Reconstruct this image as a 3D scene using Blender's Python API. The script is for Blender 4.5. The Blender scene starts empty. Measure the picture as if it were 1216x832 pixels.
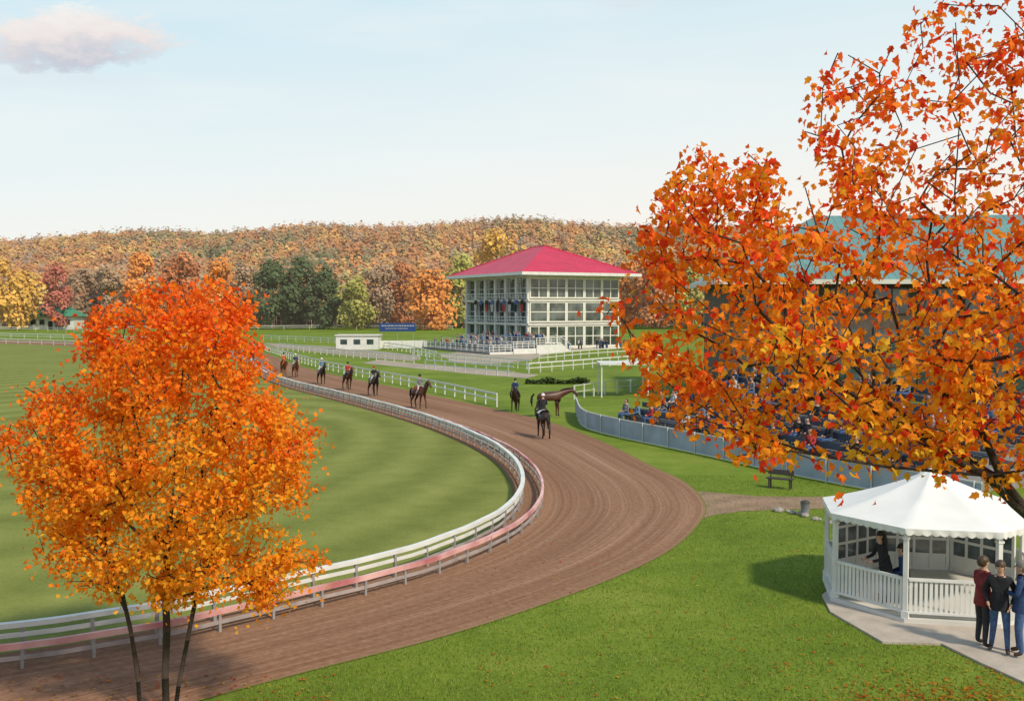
import bpy, bmesh, math, random
import numpy as np
from mathutils import Vector, Matrix
random.seed(7); rng=np.random.default_rng(7)
S=bpy.context.scene; COL=S.collection
PI=math.pi
# ------------------------------------------------------------ camera model
F=1200.0; H=7.0; P=math.atan(51/F)
FW=Vector((0,math.cos(P),-math.sin(P))); UP=Vector((0,math.sin(P),math.cos(P))); RT=Vector((1,0,0))
def ray(px,py): return FW*F+RT*(px-608)+UP*(416-py)
def at(px,py,z=0.0):
    d=ray(px,py); t=(z-H)/d.z; return Vector((d.x*t,d.y*t,z))
def xz(px,py,Y):
    d=ray(px,py); t=Y/d.y; return Vector((d.x*t,Y,H+d.z*t))
cd=bpy.data.cameras.new('camera'); cam=bpy.data.objects.new('camera',cd); COL.objects.link(cam)
cam.location=(0,0,H); cam.rotation_euler=(PI/2-P,0,0); cd.sensor_width=36; cd.lens=36*F/1216; cd.clip_end=5000; S.camera=cam
S.view_settings.view_transform='Standard'; S.view_settings.look='None'; S.view_settings.exposure=0
# ------------------------------------------------------------ materials
def nt(m):
    m.use_nodes=True; return m.node_tree.nodes,m.node_tree.links
def mat(name,c,rough=.7,var=.18,scale=3.0,bump=0.0,metal=0.0,c2=None,bscale=None,spec=.4):
    m=bpy.data.materials.new(name); N,L=nt(m); b=N['Principled BSDF']
    b.inputs['Roughness'].default_value=rough; b.inputs['Metallic'].default_value=metal
    b.inputs['Specular IOR Level'].default_value=spec
    tc=N.new('ShaderNodeTexCoord'); no=N.new('ShaderNodeTexNoise'); no.inputs['Scale'].default_value=scale; no.inputs['Detail'].default_value=5
    L.new(tc.outputs['Object'],no.inputs['Vector'])
    r=N.new('ShaderNodeValToRGB'); r.color_ramp.elements[0].position=.3; r.color_ramp.elements[1].position=.7
    lo=[x*(1-var) for x in c]; hi=[min(1,x*(1+var)) for x in (c2 or c)]
    r.color_ramp.elements[0].color=(*lo,1); r.color_ramp.elements[1].color=(*hi,1)
    L.new(no.outputs['Fac'],r.inputs['Fac']); L.new(r.outputs['Color'],b.inputs['Base Color'])
    if bump:
        n2=N.new('ShaderNodeTexNoise'); n2.inputs['Scale'].default_value=bscale or scale*6; n2.inputs['Detail'].default_value=6
        L.new(tc.outputs['Object'],n2.inputs['Vector'])
        bp=N.new('ShaderNodeBump'); bp.inputs['Strength'].default_value=bump; bp.inputs['Distance'].default_value=.05
        L.new(n2.outputs['Fac'],bp.inputs['Height']); L.new(bp.outputs['Normal'],b.inputs['Normal'])
    return m
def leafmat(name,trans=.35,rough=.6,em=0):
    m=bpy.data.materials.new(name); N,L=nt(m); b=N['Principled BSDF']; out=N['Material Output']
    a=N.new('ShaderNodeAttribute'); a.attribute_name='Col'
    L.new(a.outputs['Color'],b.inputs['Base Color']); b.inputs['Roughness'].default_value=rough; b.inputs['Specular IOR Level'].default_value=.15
    if em: b.inputs['Emission Color'].default_value=(1,.80,.68,1); b.inputs['Emission Strength'].default_value=em   # foliage itself glows faintly, imitating haze and lifting its shaded parts
    if trans:
        t=N.new('ShaderNodeBsdfTranslucent'); L.new(a.outputs['Color'],t.inputs['Color'])
        mx=N.new('ShaderNodeMixShader'); mx.inputs[0].default_value=trans
        L.new(b.outputs[0],mx.inputs[1]); L.new(t.outputs[0],mx.inputs[2]); L.new(mx.outputs[0],out.inputs['Surface'])
    return m
M={}
M['white']=mat('white_paint',(.66,.66,.63),.5,.10,2)
M['tent']=mat('tent_canvas',(.72,.71,.68),.75,.05,1.5)
M['pink']=mat('faded_pink_rail',(.52,.17,.18),.6,.2,.8,c2=(.68,.45,.42))
M['post']=mat('weathered_post',(.30,.28,.27),.8,.25,4)
M['greyrail']=mat('grey_rail',(.33,.28,.27),.8,.25,2)
M['bark']=mat('bark',(.050,.034,.026),.9,.35,6,bump=.6,bscale=30)
M['farbark']=mat('pale_bark',(.24,.19,.16),.9,.3,2)
M['leaf']=leafmat('maple_leaf',.48)
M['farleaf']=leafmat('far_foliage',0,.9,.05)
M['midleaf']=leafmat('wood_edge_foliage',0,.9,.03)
M['blade']=leafmat('grass_blade',.25)
M['concrete']=mat('concrete',(.42,.36,.30),.85,.15,2,bump=.2)
M['roofred']=mat('red_metal_roof',(.50,.018,.06),.45,.12,.4)
M['cream']=mat('cream_frame',(.70,.68,.60),.6,.08,1)
M['slab']=mat('floor_slab',(.60,.58,.53),.7,.1,1)
M['dark']=mat('dark_wall',(.055,.05,.048),.7,.3,.6)
M['brown']=mat('brown_cladding',(.085,.062,.05),.7,.3,1)
M['teal']=mat('teal_metal_roof',(.12,.25,.24),.45,.15,.5)
M['green_roof']=mat('green_roof',(.07,.25,.15),.6,.15,1)
M['blue']=mat('blue_sign',(.02,.06,.22),.5,.1,2)
M['hoard']=mat('mesh_banner',(.30,.35,.42),.7,.22,.8)
M['hrail']=mat('banner_rail',(.55,.56,.56),.6,.1,2)
M['seat']=mat('blue_grey_seat',(.05,.062,.09),.6,.25,2)
M['step']=mat('stand_concrete',(.22,.21,.20),.85,.2,1)
M['skin']=mat('skin',(.52,.30,.21),.6,.08,8)
M['hairb']=mat('dark_hair',(.018,.012,.009),.5,.3,40)
M['hairbr']=mat('brown_hair',(.07,.04,.022),.5,.3,40)
M['hairg']=mat('grey_hair',(.20,.17,.15),.6,.3,40)
M['maroon']=mat('maroon_jacket',(.20,.02,.022),.8,.3,9,bump=.5)
M['black']=mat('black_cloth',(.016,.016,.020),.8,.35,10,bump=.5)
M['navy']=mat('navy_jacket',(.018,.045,.13),.75,.3,10,bump=.5)
M['jean']=mat('blue_jeans',(.055,.10,.22),.85,.3,14,bump=.4)
M['khaki']=mat('dark_trousers',(.03,.028,.032),.85,.3,14)
M['shoe']=mat('brown_shoe',(.05,.03,.02),.5,.2,10)
M['eye']=mat('eye',(.01,.01,.012),.2,.1,10)
M['bay']=mat('bay_coat',(.075,.028,.014),.45,.3,3)
M['darkbay']=mat('dark_bay_coat',(.025,.013,.010),.4,.3,3)
M['chest']=mat('chestnut_coat',(.16,.055,.02),.45,.25,3)
M['mane']=mat('black_horsehair',(.01,.008,.007),.6,.3,20)
M['leather']=mat('saddle_leather',(.035,.018,.010),.5,.2,8)
M['red']=mat('red_cloth',(.38,.03,.03),.8,.2,5)
M['pale']=mat('pale_cloth',(.46,.43,.41),.8,.2,5)
M['grey']=mat('grey_cloth',(.16,.16,.17),.8,.2,5)
M['orangecl']=mat('orange_cloth',(.55,.14,.03),.8,.2,5)
M['lightblue']=mat('light_blue_cloth',(.12,.20,.32),.8,.2,5)
M['stone']=mat('stone',(.30,.28,.25),.9,.25,4,bump=.5)
def glass(name,c,sc=.7):
    m=bpy.data.materials.new(name); N,L=nt(m); b=N['Principled BSDF']
    b.inputs['Roughness'].default_value=.05; b.inputs['Specular IOR Level'].default_value=.9
    tc=N.new('ShaderNodeTexCoord'); no=N.new('ShaderNodeTexNoise'); no.inputs['Scale'].default_value=sc; no.inputs['Detail'].default_value=4
    L.new(tc.outputs['Object'],no.inputs['Vector'])
    r=N.new('ShaderNodeValToRGB'); r.color_ramp.elements[0].position=.40; r.color_ramp.elements[1].position=.62
    r.color_ramp.elements[0].color=(*[x*.3 for x in c],1); r.color_ramp.elements[1].color=(*c,1)
    L.new(no.outputs['Fac'],r.inputs['Fac']); L.new(r.outputs['Color'],b.inputs['Base Color'])
    return m
M['glassw']=glass('grandstand_glass',(.13,.16,.14),.45); M['glassd']=glass('dark_glass',(.06,.10,.11)); M['glassg']=glass('gazebo_glass',(.13,.16,.17),2)
def seams(m,scale,axis='X',strength=.5):
    N,L=nt(m); b=N['Principled BSDF']; tc=N.new('ShaderNodeTexCoord'); w=N.new('ShaderNodeTexWave')
    w.bands_direction=axis; w.inputs['Scale'].default_value=scale; w.wave_profile='SIN'
    r=N.new('ShaderNodeValToRGB'); r.color_ramp.elements[0].position=.85; r.color_ramp.elements[1].position=.97
    L.new(tc.outputs['Object'],w.inputs['Vector']); L.new(w.outputs['Fac'],r.inputs['Fac'])
    bp=N.new('ShaderNodeBump'); bp.inputs['Strength'].default_value=strength; bp.inputs['Distance'].default_value=.15
    L.new(r.outputs['Color'],bp.inputs['Height']); L.new(bp.outputs['Normal'],b.inputs['Normal'])
seams(M['teal'],.55); seams(M['roofred'],.35)
# ------------------------------------------------------------ mesh helpers
class MB:
    def __init__(s): s.v=[]; s.f=[]; s.m=[]
    def add(s,vs,fs,mi=0):
        b=len(s.v); s.v+=[tuple(p) for p in vs]; s.f+=[tuple(b+i for i in f) for f in fs]; s.m+=[mi]*len(fs); return s
    def box(s,cx,cy,cz,sx,sy,sz,rz=0,mi=0):
        c,n=math.cos(rz),math.sin(rz); vs=[]
        for z in (-.5,.5):
            for x,y in ((-.5,-.5),(.5,-.5),(.5,.5),(-.5,.5)):
                X,Y=x*sx,y*sy; vs.append((cx+X*c-Y*n,cy+X*n+Y*c,cz+z*sz))
        return s.add(vs,[(3,2,1,0),(4,5,6,7),(0,1,5,4),(1,2,6,5),(2,3,7,6),(3,0,4,7)],mi)
    def tube(s,pts,rad,n=6,mi=0,cap=True):
        pts=[Vector(p) for p in pts]; vs=[]; fs=[]; ref=Vector((.31,.17,.93))
        for i,p in enumerate(pts):
            t=(pts[min(i+1,len(pts)-1)]-pts[max(i-1,0)]).normalized()
            a=t.cross(ref)
            if a.length<.15: a=t.cross(Vector((1,0,0)))
            a.normalize(); b=t.cross(a); r=rad[i] if hasattr(rad,'__len__') else rad
            for k in range(n):
                q=2*PI*k/n; vs.append(p+a*math.cos(q)*r+b*math.sin(q)*r)
        for i in range(len(pts)-1):
            for k in range(n):
                k2=(k+1)%n; fs.append((i*n+k,i*n+k2,(i+1)*n+k2,(i+1)*n+k))
        if cap: fs.append(tuple(range(n))); fs.append(tuple((len(pts)-1)*n+k for k in reversed(range(n))))
        return s.add(vs,fs,mi)
    def sweep(s,pts,w,h,mi=0):
        pts=[Vector(p) for p in pts]; vs=[]; fs=[]
        for i,p in enumerate(pts):
            t=pts[min(i+1,len(pts)-1)]-pts[max(i-1,0)]; t.z=0; t.normalize(); n=Vector((-t.y,t.x,0))
            for a,b in ((-1,-1),(1,-1),(1,1),(-1,1)): vs.append(p+n*(a*w/2)+Vector((0,0,b*h/2)))
        for i in range(len(pts)-1):
            for k in range(4):
                k2=(k+1)%4; fs.append((i*4+k,i*4+k2,(i+1)*4+k2,(i+1)*4+k))
        fs.append((0,1,2,3)); e=(len(pts)-1)*4; fs.append((e+3,e+2,e+1,e))
        return s.add(vs,fs,mi)
    def ell(s,c,r,n=10,m=7,zmin=-1,mi=0,jit=0):
        vs=[];fs=[]
        a0=math.asin(max(-1,zmin))
        for j in range(m+1):
            a=a0+(PI/2-a0)*j/m
            for i in range(n):
                q=2*PI*i/n; k=1+random.uniform(-jit,jit)
                vs.append((c[0]+r[0]*k*math.cos(a)*math.cos(q),c[1]+r[1]*k*math.cos(a)*math.sin(q),c[2]+r[2]*k*math.sin(a)))
        for j in range(m):
            for i in range(n):
                i2=(i+1)%n; fs.append((j*n+i,j*n+i2,(j+1)*n+i2,(j+1)*n+i))
        return s.add(vs,fs,mi)
    def mesh(s,name,mats,o=(0,0,0),smooth=False):
        me=bpy.data.meshes.new(name); O=Vector(o)
        me.from_pydata([tuple(Vector(p)-O) for p in s.v],[],s.f)
        mats=mats if isinstance(mats,(list,tuple)) else [mats]
        for m in mats: me.materials.append(m)
        if len(mats)>1: me.polygons.foreach_set('material_index',s.m)
        if smooth: me.polygons.foreach_set('use_smooth',[True]*len(s.f))
        me.update(); return me
    def build(s,name,mats,parent=None,o=(0,0,0),smooth=False,loc=None):
        me=s.mesh(name,mats,o,smooth); ob=bpy.data.objects.new(name,me); COL.objects.link(ob)
        if parent: ob.parent=parent
        else: ob.location=o
        if loc is not None: ob.location=loc
        return ob
def tag(o,label,cat,group=None,kind=None):
    if label: o['label']=label
    if cat: o['category']=cat
    if group: o['group']=group
    if kind: o['kind']=kind
    return o
def thing(name,label,cat,loc=(0,0,0),rz=0,group=None):
    o=bpy.data.objects.new(name,None); COL.objects.link(o); o.location=loc; o.rotation_euler=(0,0,rz); o.empty_display_size=.3
    return tag(o,label,cat,group)
def inst(name,me,parent=None,loc=(0,0,0),rz=0,sc=1):
    o=bpy.data.objects.new(name,me); COL.objects.link(o); o.parent=parent; o.location=loc; o.rotation_euler=(0,0,rz); o.scale=(sc,)*3; return o
def struct(o): o['kind']='structure'; return o
def npmesh(name,V,Fc,colr=None,mats=None,smooth=False):
    me=bpy.data.meshes.new(name); n=len(V); m,k=Fc.shape
    me.vertices.add(n); me.vertices.foreach_set('co',V.astype(np.float32).ravel())
    me.loops.add(m*k); me.loops.foreach_set('vertex_index',Fc.astype(np.int32).ravel())
    me.polygons.add(m); me.polygons.foreach_set('loop_start',np.arange(0,m*k,k,dtype=np.int32))
    try: me.polygons.foreach_set('loop_total',np.full(m,k,dtype=np.int32))
    except Exception: pass
    if mats: me.materials.append(mats)
    me.update(calc_edges=True)
    if colr is not None:
        ca=me.color_attributes.new('Col','FLOAT_COLOR','POINT'); c4=np.ones((n,4),np.float32); c4[:,:3]=colr; ca.data.foreach_set('color',c4.ravel())
    return me
def frames(n,down=0.0,zup=0.0,nrm=None):
    if nrm is not None:
        nn=nrm/np.linalg.norm(nrm,axis=1)[:,None]; r=rng.normal(size=(n,3)); d=r-(r*nn).sum(1)[:,None]*nn; d/=np.linalg.norm(d,axis=1)[:,None]
        return np.cross(d,nn),d,nn
    d=rng.normal(size=(n,3)); d[:,2]-=down; d/=np.linalg.norm(d,axis=1)[:,None]
    r=rng.normal(size=(n,3)); r[:,2]+=zup; nn=r-(r*d).sum(1)[:,None]*d; nn/=np.linalg.norm(nn,axis=1)[:,None]
    s=np.cross(d,nn); return s,d,nn
def scatter(P,size,T,TF,down=0,zup=0,nrm=None):
    n=len(P); s,d,nn=frames(n,down,zup,nrm); size=size[:,None,None]
    V=P[:,None,:]+size*(T[None,:,0,None]*s[:,None,:]+T[None,:,1,None]*d[:,None,:]+T[None,:,2,None]*nn[:,None,:])
    k=len(T); Fc=(TF[None]+(np.arange(n)*k)[:,None,None]).reshape(-1,TF.shape[1])
    return V.reshape(-1,3),Fc,k
MAPLE=np.array([(0,.40,0),(0,0,0),(.20,.12,.05),(.34,.22,.12),(.28,.38,.09),(.42,.64,.15),(.22,.70,.05),(0,1.12,-.16),(-.22,.70,.05),(-.42,.64,.15),(-.28,.38,.09),(-.34,.22,.12),(-.20,.12,.05)],float)
MAPLEF=np.array([(0,i,i+1 if i<12 else 1) for i in range(1,13)])
DIA=np.array([(0,0,0),(.42,.45,.14),(0,1,-.08),(-.42,.45,.14)],float); DIAF=np.array([(0,1,2),(0,2,3)])
QD=np.array([(-.5,-.5,0),(.5,-.4,.1),(.45,.5,0),(-.4,.45,.1)],float); QDF=np.array([(0,1,2,3)])
def inpoly(x,y,poly):
    r=np.zeros(len(x),bool); n=len(poly); j=n-1
    for i in range(n):
        xi,yi=poly[i][0],poly[i][1]; xj,yj=poly[j][0],poly[j][1]
        c=((yi>y)!=(yj>y))&(x<(xj-xi)*(y-yi)/((yj-yi) or 1e-9)+xi); r^=c; j=i
    return r
def cr(pts,n=10):
    pts=[Vector(p) for p in pts]; q=[pts[0]*2-pts[1]]+pts+[pts[-1]*2-pts[-2]]; out=[]
    for i in range(1,len(q)-2):
        a,b,c,d=q[i-1:i+3]
        for k in range(n):
            t=k/n; out.append(.5*((2*b)+(c-a)*t+(2*a-5*b+4*c-d)*t*t+(3*b-a-3*c+d)*t**3))
    out.append(pts[-1]); return out
def resample(pts,step):
    out=[pts[0].copy()]; acc=0
    for a,b in zip(pts[:-1],pts[1:]):
        L=(b-a).length; d=step-acc
        while d<=L: out.append(a.lerp(b,d/L)); d+=step
        acc=L-(d-step)
    return out
def offset(pts,d):
    out=[]
    for i,p in enumerate(pts):
        t=pts[min(i+1,len(pts)-1)]-pts[max(i-1,0)]; t.z=0; t.normalize(); out.append(p+Vector((-t.y,t.x,0))*d)
    return out
# ------------------------------------------------------------ world and sun
az=math.atan2(.66,-.75); el=math.radians(44)
W=bpy.data.worlds.new('World'); S.world=W; W.use_nodes=True; N=W.node_tree.nodes; L=W.node_tree.links
bg=N['Background']; bg.inputs['Strength'].default_value=.1
sky=N.new('ShaderNodeTexSky'); sky.sky_type='NISHITA'; sky.sun_disc=False; sky.sun_elevation=el; sky.sun_rotation=az; sky.dust_density=2
tc=N.new('ShaderNodeTexCoord'); sp=N.new('ShaderNodeSeparateXYZ'); L.new(tc.outputs['Generated'],sp.inputs[0])
def mth(op,a,b=None,clamp=False):
    m=N.new('ShaderNodeMath'); m.operation=op; m.use_clamp=clamp
    for i,x in enumerate((a,b)):
        if x is None: continue
        if isinstance(x,(int,float)): m.inputs[i].default_value=x
        else: L.new(x,m.inputs[i])
    return m.outputs[0]
def ramp(fac,els):
    r=N.new('ShaderNodeValToRGB'); e=r.color_ramp.elements
    while len(e)<len(els): e.new(.5)
    for q,(p,c) in zip(e,els): q.position=p; q.color=(*c,1)
    L.new(fac,r.inputs['Fac']); return r.outputs['Color']
def mixc(f,a,b):
    m=N.new('ShaderNodeMix'); m.data_type='RGBA'
    if isinstance(f,(int,float)): m.inputs[0].default_value=f
    else: L.new(f,m.inputs[0])
    for i,x in ((6,a),(7,b)):
        if isinstance(x,tuple): m.inputs[i].default_value=(*x,1)
        else: L.new(x,m.inputs[i])
    return m.outputs[2]
zz=mth('ADD',sp.outputs['Z'],mth('MULTIPLY',sp.outputs['X'],-.10),True)
haze=ramp(zz,[(0,(1,.91,.80)),(.07,(.99,.95,.88)),(.15,(.89,.95,.94)),(.32,(.64,.85,.94)),(.6,(.36,.52,.70)),(1,(.25,.40,.62))])
ysafe=mth('MAXIMUM',sp.outputs['Y'],.05); u=mth('DIVIDE',sp.outputs['X'],ysafe); v=mth('DIVIDE',sp.outputs['Z'],ysafe)
cx=N.new('ShaderNodeCombineXYZ'); L.new(u,cx.inputs[0]); L.new(mth('MULTIPLY',v,2.2),cx.inputs[1])
cn=N.new('ShaderNodeTexNoise'); cn.inputs['Scale'].default_value=22; cn.inputs['Detail'].default_value=8; cn.inputs['Roughness'].default_value=.62; L.new(cx.outputs[0],cn.inputs['Vector'])
def cloudmask(uc,vc,ru,rv,amp,sh):
    a=mth('POWER',mth('ABSOLUTE',mth('DIVIDE',mth('SUBTRACT',u,uc),ru)),2); b=mth('POWER',mth('ABSOLUTE',mth('DIVIDE',mth('SUBTRACT',v,vc),rv)),2)
    k=mth('SUBTRACT',1.0,mth('ADD',a,b)); k=mth('ADD',k,mth('MULTIPLY',mth('SUBTRACT',cn.outputs['Fac'],.5),amp)); return mth('MULTIPLY',k,sh,True)
front=mth('GREATER_THAN',sp.outputs['Y'],.1)
c1=mth('MULTIPLY',cloudmask(-.43,.262,.105,.033,3.0,1.7),front)
c2=mth('MULTIPLY',cloudmask(-.47,.222,.14,.012,3.0,.25),front)
c3=mth('MULTIPLY',cloudmask(.14,.30,.09,.014,3.0,.3),front)
streak=N.new('ShaderNodeTexNoise'); streak.inputs['Scale'].default_value=2.2; streak.inputs['Detail'].default_value=5
cs=N.new('ShaderNodeCombineXYZ'); L.new(u,cs.inputs[0]); L.new(mth('MULTIPLY',v,6),cs.inputs[1]); L.new(cs.outputs[0],streak.inputs['Vector'])
wisp=mth('MULTIPLY',mth('MULTIPLY',mth('SUBTRACT',streak.outputs['Fac'],.45),1.8,True),front)
cshade=mth('ADD',mth('MULTIPLY',mth('SUBTRACT',v,.238),15),mth('MULTIPLY',mth('SUBTRACT',cn.outputs['Fac'],.5),1.2),True)
ccol=ramp(cshade,[(0,(.58,.61,.69)),(.4,(.90,.82,.79)),(1,(1,.97,.92))])
col=mixc(wisp,haze,(.98,.98,.95)); col=mixc(c2,col,(.76,.79,.83)); col=mixc(c3,col,(.76,.80,.84)); col=mixc(c1,col,ccol)
sc=N.new('ShaderNodeVectorMath'); sc.operation='SCALE'; sc.inputs['Scale'].default_value=10; L.new(col,sc.inputs[0])
L.new(mixc(.92,sky.outputs[0],sc.outputs[0]),bg.inputs['Color'])
sd=bpy.data.lights.new('sun','SUN'); sd.energy=3.8; sd.angle=math.radians(4.5); sd.color=(1,.88,.69); so=bpy.data.objects.new('sun',sd); COL.objects.link(so)
so.rotation_euler=Vector((math.sin(az)*math.cos(el),math.cos(az)*math.cos(el),math.sin(el))).to_track_quat('Z','Y').to_euler()
# ------------------------------------------------------------ track curves
PAIRS=[((-300,838),(-150,960)),((-100,813),(80,880)),((60,791),(230,834)),((200,766),(380,794)),((330,736),(520,758)),((430,710),(640,720)),
((520,684),(740,682)),((590,655),(800,651)),((632,627),(832,620)),((648,600),(838,598)),((643,574),(815,573)),((622,551),(770,551)),((590,532),(720,526)),
((545,513),(660,503)),((500,498),(600,488)),((450,484),(540,475)),((400,471),(480,462)),((360,461),(425,451)),((330,451),(380,441)),((312,440),(345,431)),
((300,430),(325,423)),((250,421),(285,415)),((120,412),(150,408)),((-50,406),(-30,403)),((-300,402),(-300,400))]
inn=cr([at(*a) for a,b in PAIRS],10); out=cr([at(*b) for a,b in PAIRS],10); inn2=offset(inn,1.25)
V=[];UV=[];Fs=[];K=13; dist=0
for i,(a,b) in enumerate(zip(inn2,out)):
    if i: dist+=((a+b)/2-(inn2[i-1]+out[i-1])/2).length
    for k in range(K):
        t=k/(K-1); p=a.lerp(b,t); V.append((p.x,p.y,.014)); UV.append((t,dist))
for i in range(len(inn)-1):
    for k in range(K-1): q=i*K+k; Fs.append((q,q+1,q+K+1,q+K))
me=bpy.data.meshes.new('dirt_track'); me.from_pydata(V,[],Fs); uv=me.uv_layers.new(name='UVMap')
for l in me.loops: uv.data[l.index].uv=UV[l.vertex_index]
ob=bpy.data.objects.new('dirt_track',me); COL.objects.link(ob); struct(ob)
m=bpy.data.materials.new('track_dirt'); N,L=nt(m); b=N['Principled BSDF']; b.inputs['Roughness'].default_value=.95; b.inputs['Specular IOR Level'].default_value=.1
uvn=N.new('ShaderNodeUVMap')
def uvnoise(sx,sy,det,ro):
    mp=N.new('ShaderNodeMapping'); mp.inputs['Scale'].default_value=(sx,sy,1); L.new(uvn.outputs[0],mp.inputs[0])
    n=N.new('ShaderNodeTexNoise'); n.inputs['Scale'].default_value=1; n.inputs['Detail'].default_value=det; n.inputs['Roughness'].default_value=ro; L.new(mp.outputs[0],n.inputs['Vector']); return n.outputs['Fac']
g1=uvnoise(70,.07,3,.5); g2=uvnoise(18,.04,3,.5); g3=uvnoise(5,.03,2,.5)
tcd=N.new('ShaderNodeTexCoord'); n2=N.new('ShaderNodeTexNoise'); n2.inputs['Scale'].default_value=6; n2.inputs['Detail'].default_value=8; n2.inputs['Roughness'].default_value=.7; L.new(tcd.outputs['Object'],n2.inputs['Vector'])
ad=mth('ADD',mth('ADD',mth('MULTIPLY',g1,.28),mth('MULTIPLY',g2,.20)),mth('ADD',mth('MULTIPLY',n2.outputs['Fac'],.34),mth('MULTIPLY',g3,.18)))
cc=ramp(ad,[(.38,(.155,.075,.040)),(.5,(.24,.130,.078)),(.62,(.345,.205,.135))])
sx=N.new('ShaderNodeSeparateXYZ'); L.new(uvn.outputs[0],sx.inputs[0])
edge=mth('MULTIPLY',mth('ADD',mth('SUBTRACT',mth('ABSOLUTE',mth('SUBTRACT',sx.outputs[0],.5)),.485),mth('MULTIPLY',mth('SUBTRACT',n2.outputs['Fac'],.5),.09)),60,True)
L.new(mixc(edge,cc,(.13,.16,.03)),b.inputs['Base Color'])
bp=N.new('ShaderNodeBump'); bp.inputs['Strength'].default_value=.9; bp.inputs['Distance'].default_value=.05; L.new(ad,bp.inputs['Height']); L.new(bp.outputs[0],b.inputs['Normal'])
me.materials.append(m)
def grassmat(name,lo,mid,hi,rings=None,wa=.4):
    global N,L
    m=bpy.data.materials.new(name); N,L=nt(m); b=N['Principled BSDF']; b.inputs['Roughness'].default_value=.9; b.inputs['Specular IOR Level'].default_value=.1
    g=N.new('ShaderNodeNewGeometry'); pos=g.outputs['Position']
    def no(s,d,r=.6):
        n=N.new('ShaderNodeTexNoise'); n.inputs['Scale'].default_value=s; n.inputs['Detail'].default_value=d; n.inputs['Roughness'].default_value=r; L.new(pos,n.inputs['Vector']); return n.outputs['Fac']
    a=no(.12,5); bb=no(.8,6,.7); c=no(9,8,.75)
    s=mth('ADD',mth('ADD',mth('MULTIPLY',a,wa),(.5-wa/2)-.30),mth('ADD',mth('MULTIPLY',bb,.28),mth('MULTIPLY',c,.32)))
    if rings:
        cx,cy,ky,w=rings; q=N.new('ShaderNodeSeparateXYZ'); L.new(pos,q.inputs[0])
        dx=mth('SUBTRACT',q.outputs[0],cx); dy=mth('MULTIPLY',mth('SUBTRACT',q.outputs[1],cy),ky)
        r=mth('SQRT',mth('ADD',mth('POWER',mth('ABSOLUTE',dx),2),mth('POWER',mth('ABSOLUTE',dy),2)))
        sn=mth('SINE',mth('MULTIPLY',mth('ADD',r,mth('MULTIPLY',bb,.35)),2*PI/w)); s=mth('ADD',s,mth('MULTIPLY',sn,.050))
    L.new(ramp(s,[(.36,lo),(.5,mid),(.64,hi)]),b.inputs['Base Color'])
    bp=N.new('ShaderNodeBump'); bp.inputs['Strength'].default_value=.5; bp.inputs['Distance'].default_value=.04; L.new(c,bp.inputs['Height']); L.new(bp.outputs[0],b.inputs['Normal'])
    return m
M['lawn']=grassmat('lawn_grass',(.070,.118,.012),(.140,.200,.022),(.240,.275,.048))
M['infield']=grassmat('infield_grass',(.110,.132,.026),(.175,.200,.045),(.25,.265,.075),rings=(-20,50,.62,3.0),wa=.16)
gb=MB(); gb.add([(-1500,-60,0),(1500,-60,0),(1500,2500,0),(-1500,2500,0)],[(0,1,2,3)]); struct(gb.build('ground',M['lawn']))
def sheet(name,pts,z,m):
    bm=bmesh.new(); vs=[bm.verts.new((p.x,p.y,z)) for p in pts]; f=bm.faces.new(vs); bmesh.ops.triangulate(bm,faces=[f])
    for f in bm.faces:
        if f.normal.z<0: f.normal_flip()
    me=bpy.data.meshes.new(name); bm.to_mesh(me); bm.free(); me.materials.append(m); o=bpy.data.objects.new(name,me); COL.objects.link(o); return struct(o)
infp=offset(inn,1.0)+[Vector((-300,235,0)),Vector((-300,17,0))]
sheet('infield',infp,.006,M['infield'])
M['pave']=mat('pale_paving',(.34,.285,.22),.9,.2,.3,bump=.2,bscale=4)
M['dirtpath']=mat('dirt_path',(.27,.17,.115),.95,.25,1.2,bump=.5,bscale=8)
sheet('pavement',[at(*p) for p in ((520,421),(580,413),(640,410),(745,409),(750,412),(690,416),(650,421),(628,428),(590,432),(540,430))],.010,M['pave'])
sheet('walkway',[at(*p) for p in ((430,431),(500,438),(560,444),(625,449),(640,445),(590,440),(520,434),(450,427))],.010,M['pave'])
sheet('path',[at(*p) for p in ((826,583),(850,585),(900,589),(960,590),(1010,589),(1100,592),(1216,600),(1400,610),(1400,628),(1216,618),(1100,606),(1010,603),(930,605),(880,607),(845,612),(830,618))],.010,M['dirtpath'])
sheet('lawn_track_strip',[at(*p) for p in ((313,407),(400,412),(470,419),(500,424),(490,429),(430,424),(330,413))],.018,mat('oval_track_sand',(.30,.245,.18),.95,.15,.5))
GC=Vector((10.12,24.2,0))
padp=[at(*p) for p in ((976,708),(986,728),(1048,764),(1118,766),(1165,789),(1216,812),(1300,850),(1420,850),(1380,780),(1330,740),(1300,690),(1230,672),(1100,664),(1010,680))]
pb=MB(); n=len(padp)
pb.add([(p.x,p.y,.05) for p in padp]+[(p.x,p.y,-.02) for p in padp],[tuple(range(n))]+[(i,(i+1)%n,n+(i+1)%n,n+i) for i in range(n)]); struct(pb.build('concrete_path',M['concrete']))
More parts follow.
